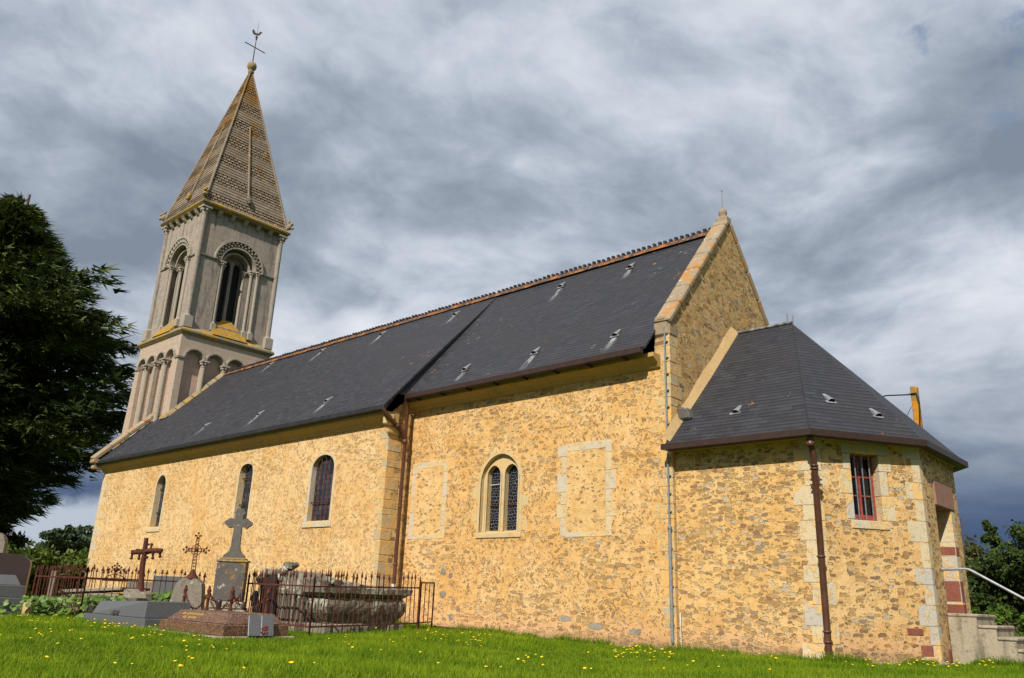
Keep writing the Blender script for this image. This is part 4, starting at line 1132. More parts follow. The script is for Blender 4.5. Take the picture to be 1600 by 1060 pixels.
ins = [Vector((.02, -.10, 0)), Vector((2.70, -.10, 0)), Vector((3.86, 1.70, 0)), Vector((3.86, 4.08, 0)), Vector((2.70, YB + .10, 0)), Vector((.02, YB + .10, 0))]
outs = [Vector((-.04, -.33, 0)), Vector((2.79, -.33, 0)), Vector((4.03, 1.60, 0)), Vector((4.03, 4.20, 0)), Vector((2.79, YB + .33, 0)), Vector((-.04, YB + .33, 0))]
for i in range(5):
    a, b, c, d = outs[i], outs[i + 1], ins[i + 1], ins[i]
    mb.hexa([p + Vector((0, 0, zE - .115)) for p in (a, b, c, d)] + [p + Vector((0, 0, zE - .008)) for p in (a, b, c, d)], .5)
gt = mb.build("gutter", M['gutter'], church)
mb = MB()
soff = [Vector((0, YA - .005, 0)), Vector((A0.x, YA - .005, 0)), A1, A2, A3, Vector((0, YB - YA, 0))]
for i in range(5):
    a, b, c, d = ins[i], ins[i + 1], soff[i + 1], soff[i]
    k_ = Vector((0, 0, zE - .10)); 
    mb.add([a + k_, b + k_, c + k_, d + k_], [(0, 1, 2, 3)], .5)
mb.build("soffit", M['fillet'], church)
def vfn(a, d, s_, n):
    def g(x, v): return d, s_, n, a + d * x + s_ * v
    return g
n_s = d_s.cross(s_s); n_f = d_f.cross(s_f)
for (x, v) in ((1.18, .80),): roof_vent(x, v, 0, 0, None, ar, vfn(E0, d_s, s_s, n_s))
for (x, v) in ((.95, .95), (1.72, .62)): roof_vent(x, v, 0, 0, None, ar, vfn(E1, d_f, s_f, n_f))
# mortar fillet where the apse roof meets the gable
mb = MB()
a = Vector((.0, -.20, 3.62)); b = Vector((.0, YR, 6.60)); dd = (b - a).normalized(); nn_ = Vector((0, -dd.z, dd.y))
k = 0; Lk = (b - a).length; N = 9
for i in range(N):
    p, q = a + dd * Lk * i / N, a + dd * Lk * (i + 1) / N
    wv = .17 + .02 * math.sin(i * 1.7); wq = .17 + .02 * math.sin((i + 1) * 1.7)
    mb.add([p + Vector((.12, 0, .0)), q + Vector((.12, 0, .0)), q + nn_ * wq + Vector((.006, 0, 0)), p + nn_ * wv + Vector((.006, 0, 0))], [(0, 1, 2, 3)], .5)
    mb.add([p + Vector((.12, 0, 0)), q + Vector((.12, 0, 0)), q + Vector((.12, 0, -.06)), p + Vector((.12, 0, -.06))], [(0, 1, 2, 3)], .5)
mb.build("mortar_fillet", M['fillet'], church)
mb = MB(); mb.hexa([(.0, .22, 4.12), (.30, .20, 4.14), (.30, .42, 4.14), (.0, .44, 4.12), (.0, .18, 4.40), (.22, .20, 4.38), (.22, .46, 4.38), (.0, .48, 4.40)], .0, .04)
mb.build("projecting_stone", M['monument'], church)
# brown cast-iron downpipe on the apse corner
mb = MB(); q = Vector((2.70, -.03, 0))
mb.tube([q + Vector((.02, -.16, 3.50)), q + Vector((.02, -.12, 3.36)), q + Vector((0, 0, 3.2)), q + Vector((0, 0, .02))], [.055, .055, .052, .052], 12)
mb.lathe(q + Vector((.02, -.14, 3.34)), [(.052, -.02), (.075, .0), (.075, .03), (.06, .06), (.055, .12)], 12)
for z in (3.0, 2.95, 1.55, .42, .27):
    mb.lathe(q + Vector((0, 0, z)), [(.052, 0), (.068, .004), (.070, .03), (.052, .035)], 12)
for z in (2.78, 2.70): mb.box(q.x - .085, q.x + .085, q.y - .02, q.y + .08, z, z + .022, .2)
mb.build("downpipe", M['pipe'], church, "brown cast-iron downpipe on the apse corner")
# ================================================================= TOWER
TX0, TX1, TY0, TY1 = -26.72, -22.97, .70, 4.75      # lower stage
BX0, BX1, BY0, BY1 = -26.52, -23.12, .86, 4.58      # belfry stage
ZL0, ZL1 = 10.50, 10.78                             # ledge
ZC0, ZC1 = 16.28, 16.58                             # cornice
SPR = 9.55
mb = MB()
def arcs_for(a0, a1, n, pier, gap):
    w_ = (a1 - a0 - 2 * pier) / n
    return [(a0 + pier + w_ * i + gap / 2, a0 + pier + w_ * (i + 1) - gap / 2) for i in range(n)]
arcE = arcs_for(TY0, TY1, 4, .20, .13); arcS = arcs_for(TX0, TX1, 4, .20, .13)
fTE, fTS = fnE(TX1), fnS(TY0)
zlo = 5.6
mb.face_holes([(TY0, zlo), (TY1, zlo), (TY1, ZL0), (TY0, ZL0)], [arch_loop(a, b, zlo + .02, SPR, None, 10) for a, b in arcE], fTE, .18)
mb.face_holes([(TX0, zlo), (TX1, zlo), (TX1, ZL0), (TX0, ZL0)], [arch_loop(a, b, 6.35, SPR, None, 10) for a, b in arcS], fTS, .15)
mb.box(TX0, TX1 - .19, TY0 + .16, TY1, zlo, ZL0, .5)
mb.box(TX0, TX1, TY0, TY1, -.5, zlo - .01, .5)
mb.add([fTE(TY0, ZL0, 0), fTE(TY1, ZL0, 0), fTE(TY1, ZL0, .3), fTE(TY0, ZL0, .3)], [(0, 1, 2, 3)])
mb.add([(TX0, TY0, zlo), (TX0, TY1, zlo), (TX0, TY1, ZL0), (TX0, TY0, ZL0)], [(0, 1, 2, 3)])
mb.hexa([(TX0 - .42, TY0 - .003, 5.6), (TX0 + .05, TY0 - .003, 5.6), (TX0 + .05, TY1, 5.6), (TX0 - .42, TY1, 5.6), (TX0 - .01, TY0 - .003, 10.3), (TX0 + .05, TY0 - .003, 10.3), (TX0 + .05, TY1, 10.3), (TX0 - .01, TY1, 10.3)], .5)
tower = mb.build("tower", M['tower_low'], church, "square stone tower with blind arcade, belfry and pyramid spire")

def colonnette(parent, fn, u, z0, z1, r, w0=.06, m=None, cap=.22, base=.16, square=False):
    """round shaft with a base block and a carved capital, standing w0 in front of / behind the face"""
    mb = MB(); c0 = fn(u, z0, w0); c1 = fn(u, z1, w0)
    if square:
        a = (fn(1, 0, 0) - fn(0, 0, 0)) * r; b = (fn(0, 0, 1) - fn(0, 0, 0)) * r
        mb.obox((c0 + c1) / 2, a, b, Vector((0, 0, (z1 - z0) / 2)), .6, .01)
    else:
        nd = max(2, int((z1 - z0) / .45)); pts = [c0.lerp(c1, i / nd) for i in range(nd + 1)]
        mb.tube(pts, r, 12, .6)
    sh = mb.build("colonnette", m or M['carved'], parent)
    mb = MB()
    prof = [(r * 1.05, -.03), (r * 1.25, 0), (r * 1.2, .03), (r * 1.1, .05), (r * 1.5, cap * .5), (r * 1.9, cap * .85), (r * 1.6, cap * .9)]
    mb.lathe(c1, prof, 10, tone=.3)
    a = (fn(1, 0, 0) - fn(0, 0, 0)); b = (fn(0, 0, 1) - fn(0, 0, 0))
    for k in range(8):                                      # little carved leaves
        th = 2 * math.pi * k / 8; d_ = a * math.cos(th) + b * math.sin(th)
        mb.ball(c1 + d_ * r * 1.55 + Vector((0, 0, cap * .55)), r * .42, 6, (1, 1, 1.5))
    mb.obox(c1 + Vector((0, 0, cap)), a * r * 2.0, b * r * 2.0, Vector((0, 0, cap * .16)), .8, .01)
    mb.build("capital", M['carved'], parent)
    if base:
        mb = MB(); mb.obox(c0 + Vector((0, 0, -base * .5 + .02)), a * r * 1.75, b * r * 1.75, Vector((0, 0, base * .5)), .5, .015)
        mb.lathe(c0 + Vector((0, 0, .02)), [(r * 1.6, 0), (r * 1.6, .03), (r * 1.15, .06), (r, .08)], 12, tone=.5)
        mb.build("column_base", M['carved'], parent)
    return sh
# arch mouldings of the arcade, shafts between the bays
for fn, arcs in ((fTE, arcE), (fTS, arcS)):
    for a, b in arcs:
        mb = MB()
        lo = arch_loop(a, b, SPR - .05, SPR, None, 12)[2:]
        c = (a + b) / 2; r0 = (b - a) / 2
        for (ra, rb, wa, wb) in ((r0 + .002, r0 + .065, -.085, .01), (r0 - .055, r0 - .002, .07, .16)):
            n = 14
            for i in range(n):
                t0, t1 = math.pi * i / n, math.pi * (i + 1) / n
                q = [(c + ra * math.cos(t0), SPR + ra * math.sin(t0)), (c + rb * math.cos(t0), SPR + rb * math.sin(t0)), (c + rb * math.cos(t1), SPR + rb * math.sin(t1)), (c + ra * math.cos(t1), SPR + ra * math.sin(t1))]
                mb.hexa([fn(*p, wa) for p in q] + [fn(*p, wb) for p in q], None)
        mb.build("arch_moulding", M['carved'], tower)
for i in range(3):
    u = (arcE[i][1] + arcE[i + 1][0]) / 2
    colonnette(tower, fTE, u, 7.2 + i * .9, SPR - .24, .085, .0, cap=.22, base=0)
    u = (arcS[i][1] + arcS[i + 1][0]) / 2
    colonnette(tower, fTS, u, 6.55, SPR - .22, .10 if i % 2 == 0 else .085, .0, cap=.20, base=.1, square=(i % 2 == 1))
mb = MB()
for fn, u in ((fTE, TY0 + .12), (fTS, TX1 - .12), (fTS, TX0 + .12), (fTE, TY1 - .12)):
    mb.hexa([fn(u - .16, SPR - .08, -.045), fn(u + .16, SPR - .08, -.045), fn(u + .16, SPR - .08, .05), fn(u - .16, SPR - .08, .05), fn(u - .16, SPR + .02, -.07), fn(u + .16, SPR + .02, -.07), fn(u + .16, SPR + .02, .05), fn(u - .16, SPR + .02, .05)], .4, .01)
mb.build("impost", M['carved'], tower)
# weathered foot of the south face and the flashing where tower meets roof
mb = MB()
mb.hexa([(TX0 - .22, TY0 - .30, 5.9), (TX1 - .3, TY0 - .30, 5.9), (TX1 - .3, TY0 + .2, 5.9), (TX0 - .22, TY0 + .2, 5.9), (TX0 - .22, TY0 - .28, 6.15), (TX1 - .3, TY0 - .28, 6.15), (TX1 - .3, TY0 + .05, 6.45), (TX0 - .22, TY0 + .05, 6.45)], .5, .03)
mb.box(TX0 - .10, TX0 + .30, TY0 - .14, TY0 + .1, 6.3, 6.75, .6, .04)
mb.build("weathering", M['ledge'], tower)
mb = MB(); sn = Vector(s_n); nn2 = Vector((0, -s_n[2], s_n[1]))
v0 = (TY0 - EN[0]) / s_n[1]; v1 = (YR - EN[0]) / s_n[1]
pA = Vector((TX1, EN[0], EN[1])) + sn * v0; pB = Vector((TX1, EN[0], EN[1])) + sn * v1
N = 7
for i in range(N):
    p, q = pA.lerp(pB, i / N), pA.lerp(pB, (i + 1) / N - .01)
    mb.hexa([p, p + Vector((.14, 0, 0)), q + Vector((.14, 0, 0)), q, p + nn2 * .16, p + nn2 * .03 + Vector((.14, 0, 0)), q + nn2 * .03 + Vector((.14, 0, 0)), q + nn2 * .16], None, .01)
mb.hexa([pA + Vector((-.5, -.14, -.10)), pA + Vector((.12, -.14, -.10)), pA + Vector((.12, .05, .05)), pA + Vector((-.5, .05, .05)), pA + Vector((-.5, -.12, .0)), pA + Vector((.12, -.12, .0)), pA + Vector((.1, .04, .2)), pA + Vector((-.5, .04, .2))], .5, .02)
mb.build("roof_flashing", M['ledge'], tower)
# ledge between the stages
mb = MB()
lx0, lx1, ly0, ly1 = TX0 - .13, TX1 + .13, TY0 - .13, TY1 + .13
mb.hexa([(TX0 - .03, TY0 - .03, ZL0 - .0), (TX1 + .03, TY0 - .03, ZL0), (TX1 + .03, TY1 + .03, ZL0), (TX0 - .03, TY1 + .03, ZL0), (lx0, ly0, ZL0 + .10), (lx1, ly0, ZL0 + .10), (lx1, ly1, ZL0 + .10), (lx0, ly1, ZL0 + .10)], .5)
mb.hexa([(lx0, ly0, ZL0 + .101), (lx1, ly0, ZL0 + .101), (lx1, ly1, ZL0 + .101), (lx0, ly1, ZL0 + .101), (lx0, ly0, ZL0 + .20), (lx1, ly0, ZL0 + .20), (lx1, ly1, ZL0 + .20), (lx0, ly1, ZL0 + .20)], .3, .015)
mb.hexa([(lx0 + .02, ly0 + .02, ZL0 + .201), (lx1 - .02, ly0 + .02, ZL0 + .201), (lx1 - .02, ly1 - .02, ZL0 + .201), (lx0 + .02, ly1 - .02, ZL0 + .201), (BX0 - .02, BY0 - .02, ZL0 + .42), (BX1 + .02, BY0 - .02, ZL0 + .42), (BX1 + .02, BY1 + .02, ZL0 + .42), (BX0 - .02, BY1 + .02, ZL0 + .42)], .7)
mb.build("ledge", M['ledge'], tower)

# --- belfry -----------------------------------------------------------
fBE, fBS = fnE(BX1), fnS(BY0)
ZB0 = ZL0 + .40; ZSP = 14.12; ZSILL = 11.62
cE = (BY0 + BY1) / 2; cS = (BX0 + BX1) / 2
HW = .80                                      # half width of outer order
mb = MB()
gapw = {}
openings = []
for fn, c, lo, hi in ((fBE, cE, BY0, BY1), (fBS, cS, BX0, BX1)):
    ol = arch_loop(c - HW, c + HW, ZB0 + .35, ZSP, None, 18)
    mb.face_holes([(lo, ZB0), (hi, ZB0), (hi, ZC0), (lo, ZC0)], [ol], fn, .34)
mb.add([(BX0, BY0, ZB0), (BX0, BY1, ZB0), (BX0, BY1, ZC0), (BX0, BY0, ZC0)], [(0, 1, 2, 3)])
mb.add([(BX0, BY1, ZB0), (BX1, BY1, ZB0), (BX1, BY1, ZC0), (BX0, BY1, ZC0)], [(0, 1, 2, 3)])
mb.add([(BX0, BY0, ZC0), (BX1, BY0, ZC0), (BX1, BY1, ZC0), (BX0, BY1, ZC0)], [(0, 1, 2, 3)])
bel = mb.build("belfry", M['tower'], church, "belfry stage with arched twin openings")
for fn, c, east in ((fBE, cE, True), (fBS, cS, False)):
    # second order: smaller arch with twin openings
    H2 = HW - .22
    mb = MB()
    ol2 = arch_loop(c - H2, c + H2, ZB0 + .4, ZSP, None, 16)
    mb.face_holes(arch_loop(c - HW - .02, c + HW + .02, ZB0 + .3, ZSP, None, 16), [ol2], lambda a, b, w_, fn=fn: fn(a, b, .335 + w_), .22)
    lw = .20
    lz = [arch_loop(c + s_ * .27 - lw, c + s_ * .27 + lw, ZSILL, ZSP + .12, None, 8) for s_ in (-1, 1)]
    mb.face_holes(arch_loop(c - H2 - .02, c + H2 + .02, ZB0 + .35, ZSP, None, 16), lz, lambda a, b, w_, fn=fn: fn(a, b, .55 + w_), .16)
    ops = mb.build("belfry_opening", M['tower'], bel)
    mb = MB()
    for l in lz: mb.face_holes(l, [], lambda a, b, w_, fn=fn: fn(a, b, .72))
    mb.build("interior_shade_sheet", M['void'], bel)  # flat dark sheet added in place of the unlit belfry interior
    # arch rolls, billet hood and capitals
    mb = MB()
    def arc_ring(ra, rb, wa, wb, n=22, per=True):
        for i in range(n):
            t0, t1 = math.pi * i / n, math.pi * (i + 1) / n
            q = [(c + r_ * math.cos(t), ZSP + r_ * math.sin(t)) for r_, t in ((ra, t0), (rb, t0), (rb, t1), (ra, t1))]
            mb.hexa([fn(*p, wa) for p in q] + [fn(*p, wb) for p in q], None if per else .5)
    arc_ring(HW + .002, HW + .07, -.05, .05)
    arc_ring(H2 + .02, H2 + .10, .16, .34)
    arc_ring(HW + .30, HW + .37, -.12, .0)
    n = 34
    for i in range(n):                     # billets / zigzag teeth of the hood
        t0 = math.pi * (i + .5) / n
        for r_, sz, wv in ((HW + .255, .034, -.06), (HW + .15, .030, -.035)):
            if (i + (r_ > HW + .2)) % 2: continue
            p = fn(c + r_ * math.cos(t0), ZSP + r_ * math.sin(t0), wv)
            ct, st = math.cos(t0), math.sin(t0)
            ax = (fn(ct, st, 0) - fn(0, 0, 0)) * (sz * 1.35); bx = (fn(-st, ct, 0) - fn(0, 0, 0)) * (sz * 1.0); cx_ = (fn(0, 0, 1) - fn(0, 0, 0)) * .045
            mb.obox(p, ax, bx, cx_, None, .008)
    if not east:
        for i in range(15):
            t0 = math.pi * (i + .5) / 15
            mb.ball(fn(c + (HW + .15) * math.cos(t0), ZSP + (HW + .15) * math.sin(t0), -.05), .085, 7, (1, .8, 1))
    mb.build("arch_mouldings", M['carved'], bel)
    # shafts in the reveals
    for u, w_ in ((c - HW + .09, .06), (c + HW - .09, .06), (c + HW + .17, -.02), (c - H2 + .06, .40), (c + H2 - .06, .40)):
        colonnette(bel, fn, u, ZB0 + .38, ZSP - .24, .068, w_, cap=.22, base=.32)
    mb = MB()
    for a, b in ((BY0 if east else BX0, c - HW - .0), (c + HW + .28, BY1 if east else BX1)):
        mb.hexa([fn(a, ZSP - .02, -.055), fn(b, ZSP - .02, -.055), fn(b, ZSP - .02, .01), fn(a, ZSP - .02, .01), fn(a, ZSP + .05, -.08), fn(b, ZSP + .05, -.08), fn(b, ZSP + .06, .01), fn(a, ZSP + .06, .01)], .5, .008)
    mb.build("string_course", M['carved'], bel)
    # lichened sloping sill: a broad wedge leaning on the opening
    mb = MB()
    zt = ZSILL + .10; wd = .78
    poly = [(c - wd, ZB0 - .12), (c + wd, ZB0 - .12), (c + wd * .98, ZB0 + .18), (c + .22, zt), (c - .14, zt - .02), (c - wd * .62, ZB0 + .46), (c - wd * .99, ZB0 + .1)]
    back = [fn(p[0] * 1.0, p[1], .5) for p in poly]
    front = [fn(p[0], p[1], -.26 + .62 * (p[1] - ZB0 + .12) / (zt - ZB0 + .12)) for p in poly]
    nP = len(poly)
    mb.add(front + back, [tuple(range(nP))] + [(i, (i + 1) % nP, nP + (i + 1) % nP, nP + i) for i in range(nP)], .5)
    mb.build("sloping_sill", M['sill_lichen'], bel)
# corner shafts with capitals
for (x, y) in ((BX1 + .01, BY0 - .01), (BX1 + .01, BY1 + .01), (BX0 - .01, BY0 - .01)):
    g = lambda u, v, w_, x=x, y=y: Vector((x + u, y + w_, v))
    colonnette(bel, g, 0, ZB0 + .38, ZC0 - .33, .11, 0, M['tower'], cap=.28, base=.50)
# corbel table and cornice
for fn, a0, a1 in ((fBE, BY0, BY1), (fBS, BX0, BX1)):
    n = 5
    for i in range(n):
        u = a0 + (a1 - a0) * (i + 1) / (n + 1)
        mb = MB()
        mb.hexa([fn(u - .085, ZC0 - .24, -.06), fn(u + .085, ZC0 - .24, -.06), fn(u + .085, ZC0 - .24, .02), fn(u - .085, ZC0 - .24, .02), fn(u - .10, ZC0, -.24), fn(u + .10, ZC0, -.24), fn(u + .085, ZC0, .02), fn(u - .085, ZC0, .02)], None, .012)
        mb.ball(fn(u, ZC0 - .11, -.10), .075, 8, (1, 1, 1.1))
        mb.build("corbel", M['carved'], bel)
mb = MB(); o_ = .24
cx0, cx1, cy0, cy1 = BX0 - o_, BX1 + o_, BY0 - o_, BY1 + o_
def slab(ex0, z0, ex1, z1, tone):
    mb.hexa([(BX0 - ex0, BY0 - ex0, z0), (BX1 + ex0, BY0 - ex0, z0), (BX1 + ex0, BY1 + ex0, z0), (BX0 - ex0, BY1 + ex0, z0), (BX0 - ex1, BY0 - ex1, z1), (BX1 + ex1, BY0 - ex1, z1), (BX1 + ex1, BY1 + ex1, z1), (BX0 - ex1, BY1 + ex1, z1)], tone, .012)
slab(.20, ZC0 + .002, .29, ZC0 + .10, .2); slab(.29, ZC0 + .102, .31, ZC0 + .19, .6); slab(.29, ZC0 + .192, .16, ZC0 + .32, .9)
mb.build("cornice", M['lichen'], bel)

# --- spire ------------------------------------------------------------
APX = Vector((cS, cE, 25.0)); ZS0 = ZC1 + .02
bx = (BX1 - BX0) / 2 + .14; by = (BY1 - BY0) / 2 + .14
mb = MB(); H = APX.z - ZS0
rows = 58; rh = H / rows; rg = random.Random(12)
def half(z): k = (APX.z - z) / H; return bx * k, by * k
tile = lambda i: (i % 8) in (0, 1, 2, 3)
for i in range(rows - 1):
    z0 = ZS0 + i * rh; z1 = z0 + rh
    isl = not tile(i + 1)
    hx0, hy0 = half(z0); hx1, hy1 = half(z1)
    ov = .028 if isl else .03
    core = .03 if not isl else 0.0
    c = APX
    a, b = hx0 + ov - core, hy0 + ov - core; a1, b1 = hx1 - core, hy1 - core
    jit = rg.uniform(-.004, .004)
    if isl:
        mb.add([(c.x - a, c.y - b, z0), (c.x + a, c.y - b, z0), (c.x + a, c.y + b, z0), (c.x - a, c.y + b, z0),
                (c.x - a1, c.y - b1, z1 + .012), (c.x + a1, c.y - b1, z1 + .012), (c.x + a1, c.y + b1, z1 + .012), (c.x - a1, c.y + b1, z1 + .012)],
               [(0, 1, 5, 4), (1, 2, 6, 5), (2, 3, 7, 6), (3, 0, 4, 7), (3, 2, 1, 0)], rg.uniform(.35, .8))
    else:
        # dark backing course, then separate scale tiles set over it
        hx0b, hy0b = hx0 - .05, hy0 - .05; hx1b, hy1b = hx1 - .05, hy1 - .05
        mb.add([(c.x - hx0b, c.y - hy0b, z0), (c.x + hx0b, c.y - hy0b, z0), (c.x + hx0b, c.y + hy0b, z0), (c.x - hx0b, c.y + hy0b, z0),
                (c.x - hx1b, c.y - hy1b, z1), (c.x + hx1b, c.y - hy1b, z1), (c.x + hx1b, c.y + hy1b, z1), (c.x - hx1b, c.y + hy1b, z1)],
               [(0, 1, 5, 4), (1, 2, 6, 5), (2, 3, 7, 6), (3, 0, 4, 7)], .0)
        for face in range(4):
            hw = (hy0 if face % 2 == 0 else hx0)
            tw = .21
            off = (tw / 2 if i % 2 else 0)
            u = -hw + off
            while u < hw - .02:
                ua, ub = max(u, -hw), min(u + tw * .74, hw)
                if ub - ua > .04:
                    def Pf(uu, zz, out):
                        kx, ky = half(zz)
                        if face == 0: return Vector((c.x + kx + out, c.y + uu * ky / hy0, zz))
                        if face == 2: return Vector((c.x - kx - out, c.y + uu * ky / hy0, zz))
                        if face == 1: return Vector((c.x + uu * kx / hx0, c.y - ky - out, zz))
                        return Vector((c.x + uu * kx / hx0, c.y + ky + out, zz))
                    zt = z1 - rh * .16
                    mb.hexa([Pf(ua, z0 + .004, .032), Pf(ub, z0 + .004, .032), Pf(ub, z0 + .004, -.06), Pf(ua, z0 + .004, -.06),
                             Pf(ua, zt, .0), Pf(ub, zt, .0), Pf(ub, zt, -.06), Pf(ua, zt, -.06)], rg.random())
                u += tw
spire = mb.build("spire", M['spire'], church, "four-sided stone spire banded with scale tiles and slabs", fixn=False)
for sx in (-1, 1):
    for sy in (-1, 1):
        mb = MB()
        mb.tube([(cS + sx * (bx + .02), cE + sy * (by + .02), ZS0 + .02), (cS + sx * .03, cE + sy * .03, APX.z - .02)], [.062, .035], 7, .6)
        mb.build("corner_rib", M['spire'], spire)
        # crocket-like carved beast at the foot of each rib
        b = Vector((cS + sx * (bx + .06), cE + sy * (by + .06), ZS0 + .06)); mb = MB()
        mb.ball(b + Vector((sx * .02, sy * .02, .10)), .12, 8, (1, 1, 1.2)); mb.ball(b + Vector((sx * .09, sy * .09, .26)), .085, 8); mb.ball(b + Vector((sx * .0, sy * .0, .38)), .06, 7, (1, 1, 1.4))
        mb.ball(b + Vector((sx * .12, sy * .12, .05)), .07, 7)
        mb.build("crocket", M['ledge'], spire)
for face in (0, 1):
    mb = MB(); za, zb = ZS0 + .75, ZS0 + 4.9
    def mid(z, o): 
        hx, hy = half(z)
        return Vector((cS + hx + o, cE, z)) if face == 0 else Vector((cS, cE - hy - o, z))
    mb.tube([mid(za, .05), mid(zb, .04)], [.055, .045], 7, .6); mb.build("centre_rib", M['spire'], spire)
    mb = MB(); q = mid(za, .10)
    mb.ball(q + Vector((0, 0, -.02)), .12, 8, (1, 1, 1.3)); mb.ball(q + Vector((.06 if face == 0 else 0, -.06 if face else 0, -.16)), .085, 8); mb.ball(q + Vector((0, 0, .14)), .06, 7)
    mb.build("carved_figure", M['monument'] if face == 0 else M['lichen'], spire)
mb = MB(); mb.lathe(APX + Vector((0, 0, -.12)), [(.10, -.05), (.13, 0), (.15, .03), (.15, .07), (.10, .09), (.09, .14), (.16, .20), (.215, .30), (.23, .40), (.20, .52), (.12, .60), (.03, .63)], 14, tone=.3)
mb.build("finial_ball", M['ledge'], spire)
mb = MB(); zt = APX.z + .45
mb.tube([(cS, cE, zt), (cS, cE, zt + 1.75)], [.030, .018], 6); mb.tube([(cS, cE - .55, zt + .93), (cS, cE + .55, zt + .93)], .024, 6)
mb.ball((cS, cE, zt + 1.42), .045, 7); mb.ball((cS, cE, zt + 1.54), .07, 7, (1, 1, .6))
mb.tube([(cS, cE, zt + 1.7), (cS, cE, zt + 2.45)], [.012, .006], 5)
mb.build("iron_cross", M['iron'], spire)
mb = MB()       # small weathercock, cut from sheet
body = [(-.20, .0), (-.12, -.05), (.06, -.06), (.15, .02), (.20, .14), (.26, .15), (.20, .19), (.17, .22), (.11, .19), (.07, .08), (-.06, .06), (-.13, .17), (-.20, .26), (-.26, .22), (-.24, .10)]
mb.prism([(cS + p[0] * .5, cE + p[0] * .85, zt + 1.70 + p[1]) for p in body], (.012, -.007, 0)); mb.build("weathercock", M['iron'], spire)

# ================================================================= wooden/cable post behind the apse
pst = thing("cable_post", (2.80, 5.75, 0), "short orange lichened post rising behind the apse roof with a black cable", "post")
mb = MB(); mb.hexa([(2.72, 5.68, -.3), (2.89, 5.68, -.3), (2.89, 5.85, -.3), (2.72, 5.85, -.3), (2.735, 5.69, 5.62), (2.875, 5.69, 5.60), (2.875, 5.83, 5.60), (2.735, 5.83, 5.62)], .5, .015)
mb.build("post", M['post'], pst)
mb = MB(); mb.tube([(2.74, 5.67, 5.42), (2.3, 5.4, 5.40), (1.9, 5.1, 5.26), (1.2, 4.6, 5.12)], .016, 6); mb.tube([(2.70, 5.67, 5.43), (2.86, 5.66, 5.44), (2.90, 5.66, 5.2), (2.86, 5.65, 4.7)], .018, 6)
mb.tube([(2.73, 5.67, 5.15), (2.35, 5.45, 4.35)], .007, 5)
mb.tube([(2.2, 5.33, 5.37), (2.05, 5.2, 5.30)], .028, 6)
mb.build("cable", M['cable'], pst)

# ================================================================= steps with hand rail
st = thing("concrete_steps", (4.4, 2.9, 0), "weathered concrete steps going down from the red doorway with a grey handrail", "steps")
sy0, sy1 = 2.36, 3.55
mb = MB(); xs_ = [A1.x + .02, 4.25, 4.52, 4.78, 5.05, 5.32]; zs_ = [.79, .62, .45, .28, .12]
for k in range(5):
    x0 = xs_[0] if k == 0 else xs_[k]
    mb.box(x0 + (.001 if k else 0), xs_[k + 1], sy0 + (.002 * k), sy1, -.3, zs_[k] - .055, .5)
    mb.box(x0 - (.0 if k == 0 else -.001), xs_[k + 1] + .025, sy0 - .02, sy1 + .02, zs_[k] - .053, zs_[k], .6, .014)
mb.build("flight", M['concrete'], st)
mb = MB()
pts = [(A1.x - .05, 2.44, 1.50), (4.16, 2.44, 1.51), (4.22, 2.44, 1.50), (4.28, 2.44, 1.465), (5.6, 2.44, .66)]
mb.tube(pts, .022, 8); mb.tube([(5.45, 2.44, .75), (5.45, 2.44, -.1)], .02, 8)
mb.build("handrail", M['steel'], st)

# ================================================================= graves
def finial(mb, p, s=1.0, arrow=False):
    if arrow:
        mb.prism([p + Vector((-.035 * s, 0, 0)), p + Vector((.035 * s, 0, 0)), p + Vector((0, 0, .10 * s))], (0, .01, 0)); mb.prism([p + Vector((0, -.035 * s, 0)), p + Vector((0, .035 * s, 0)), p + Vector((0, 0, .10 * s))], (.01, 0, 0))
    else:
        mb.lathe(p, [(.010, -.02), (.020, 0), (.024, .02), (.014, .045), (.008, .08), (.001, .13)], 6)
def railing(label, segs, h, sp, zf, arrow=False, bottom=.14, seed=1, post=.018, jit=.01, corners=None):
    x, y = segs[0][0]
    rt = thing("iron_railing", (x, y, zf(x, y)), label, "railing")
    rg = random.Random(seed); proto = None
    np_ = 0
    for (a, b) in segs:
        a = Vector((*a, 0)); b = Vector((*b, 0)); L = (b - a).length; d = (b - a) / L
        A = Vector((a.x, a.y, zf(a.x, a.y))); B = Vector((b.x, b.y, zf(b.x, b.y)))
        mb = MB(); 
        pw = Vector((-d.y, d.x, 0)) * .013
        for hh in (h * .84, bottom):
            mb.obox((A + B) / 2 + Vector((0, 0, hh)), (B - A) / 2, pw, (0, 0, .014), .4)
        mb.build("rail", M['rust'], rt)
        n = max(1, round(L / sp))
        for k in range(n + 1):
            p = A.lerp(B, k / n)
            if k in (0, n):
                mb = MB(); mb.tube([p - Vector((0, 0, .15)), p + Vector((0, 0, h * .96))], .020, 6, .3); finial(mb, p + Vector((0, 0, h * .96)), 1.3, arrow)
                mb.build("corner_post", M['rust'], rt)
            else:
                if proto is None:
                    mb = MB(); o0 = ORG[rt.name]
                    mb.tube([Vector((0, 0, bottom)) + o0, Vector((0, 0, h)) + o0], .0095, 5, .6); finial(mb, Vector((0, 0, h)) + o0, 1.0 if not arrow else 1.0, arrow)
                    proto = mb.build("picket", M['rust'], rt); o = proto
                else:
                    o = proto.copy(); COL.objects.link(o); o.parent = rt
                o.location = p - ORG[rt.name]
                o.rotation_euler = (rg.uniform(-jit, jit), rg.uniform(-jit, jit), math.atan2(d.y, d.x))
                o.scale = (1, 1, rg.uniform(.985, 1.03)); np_ += 1
    return rt

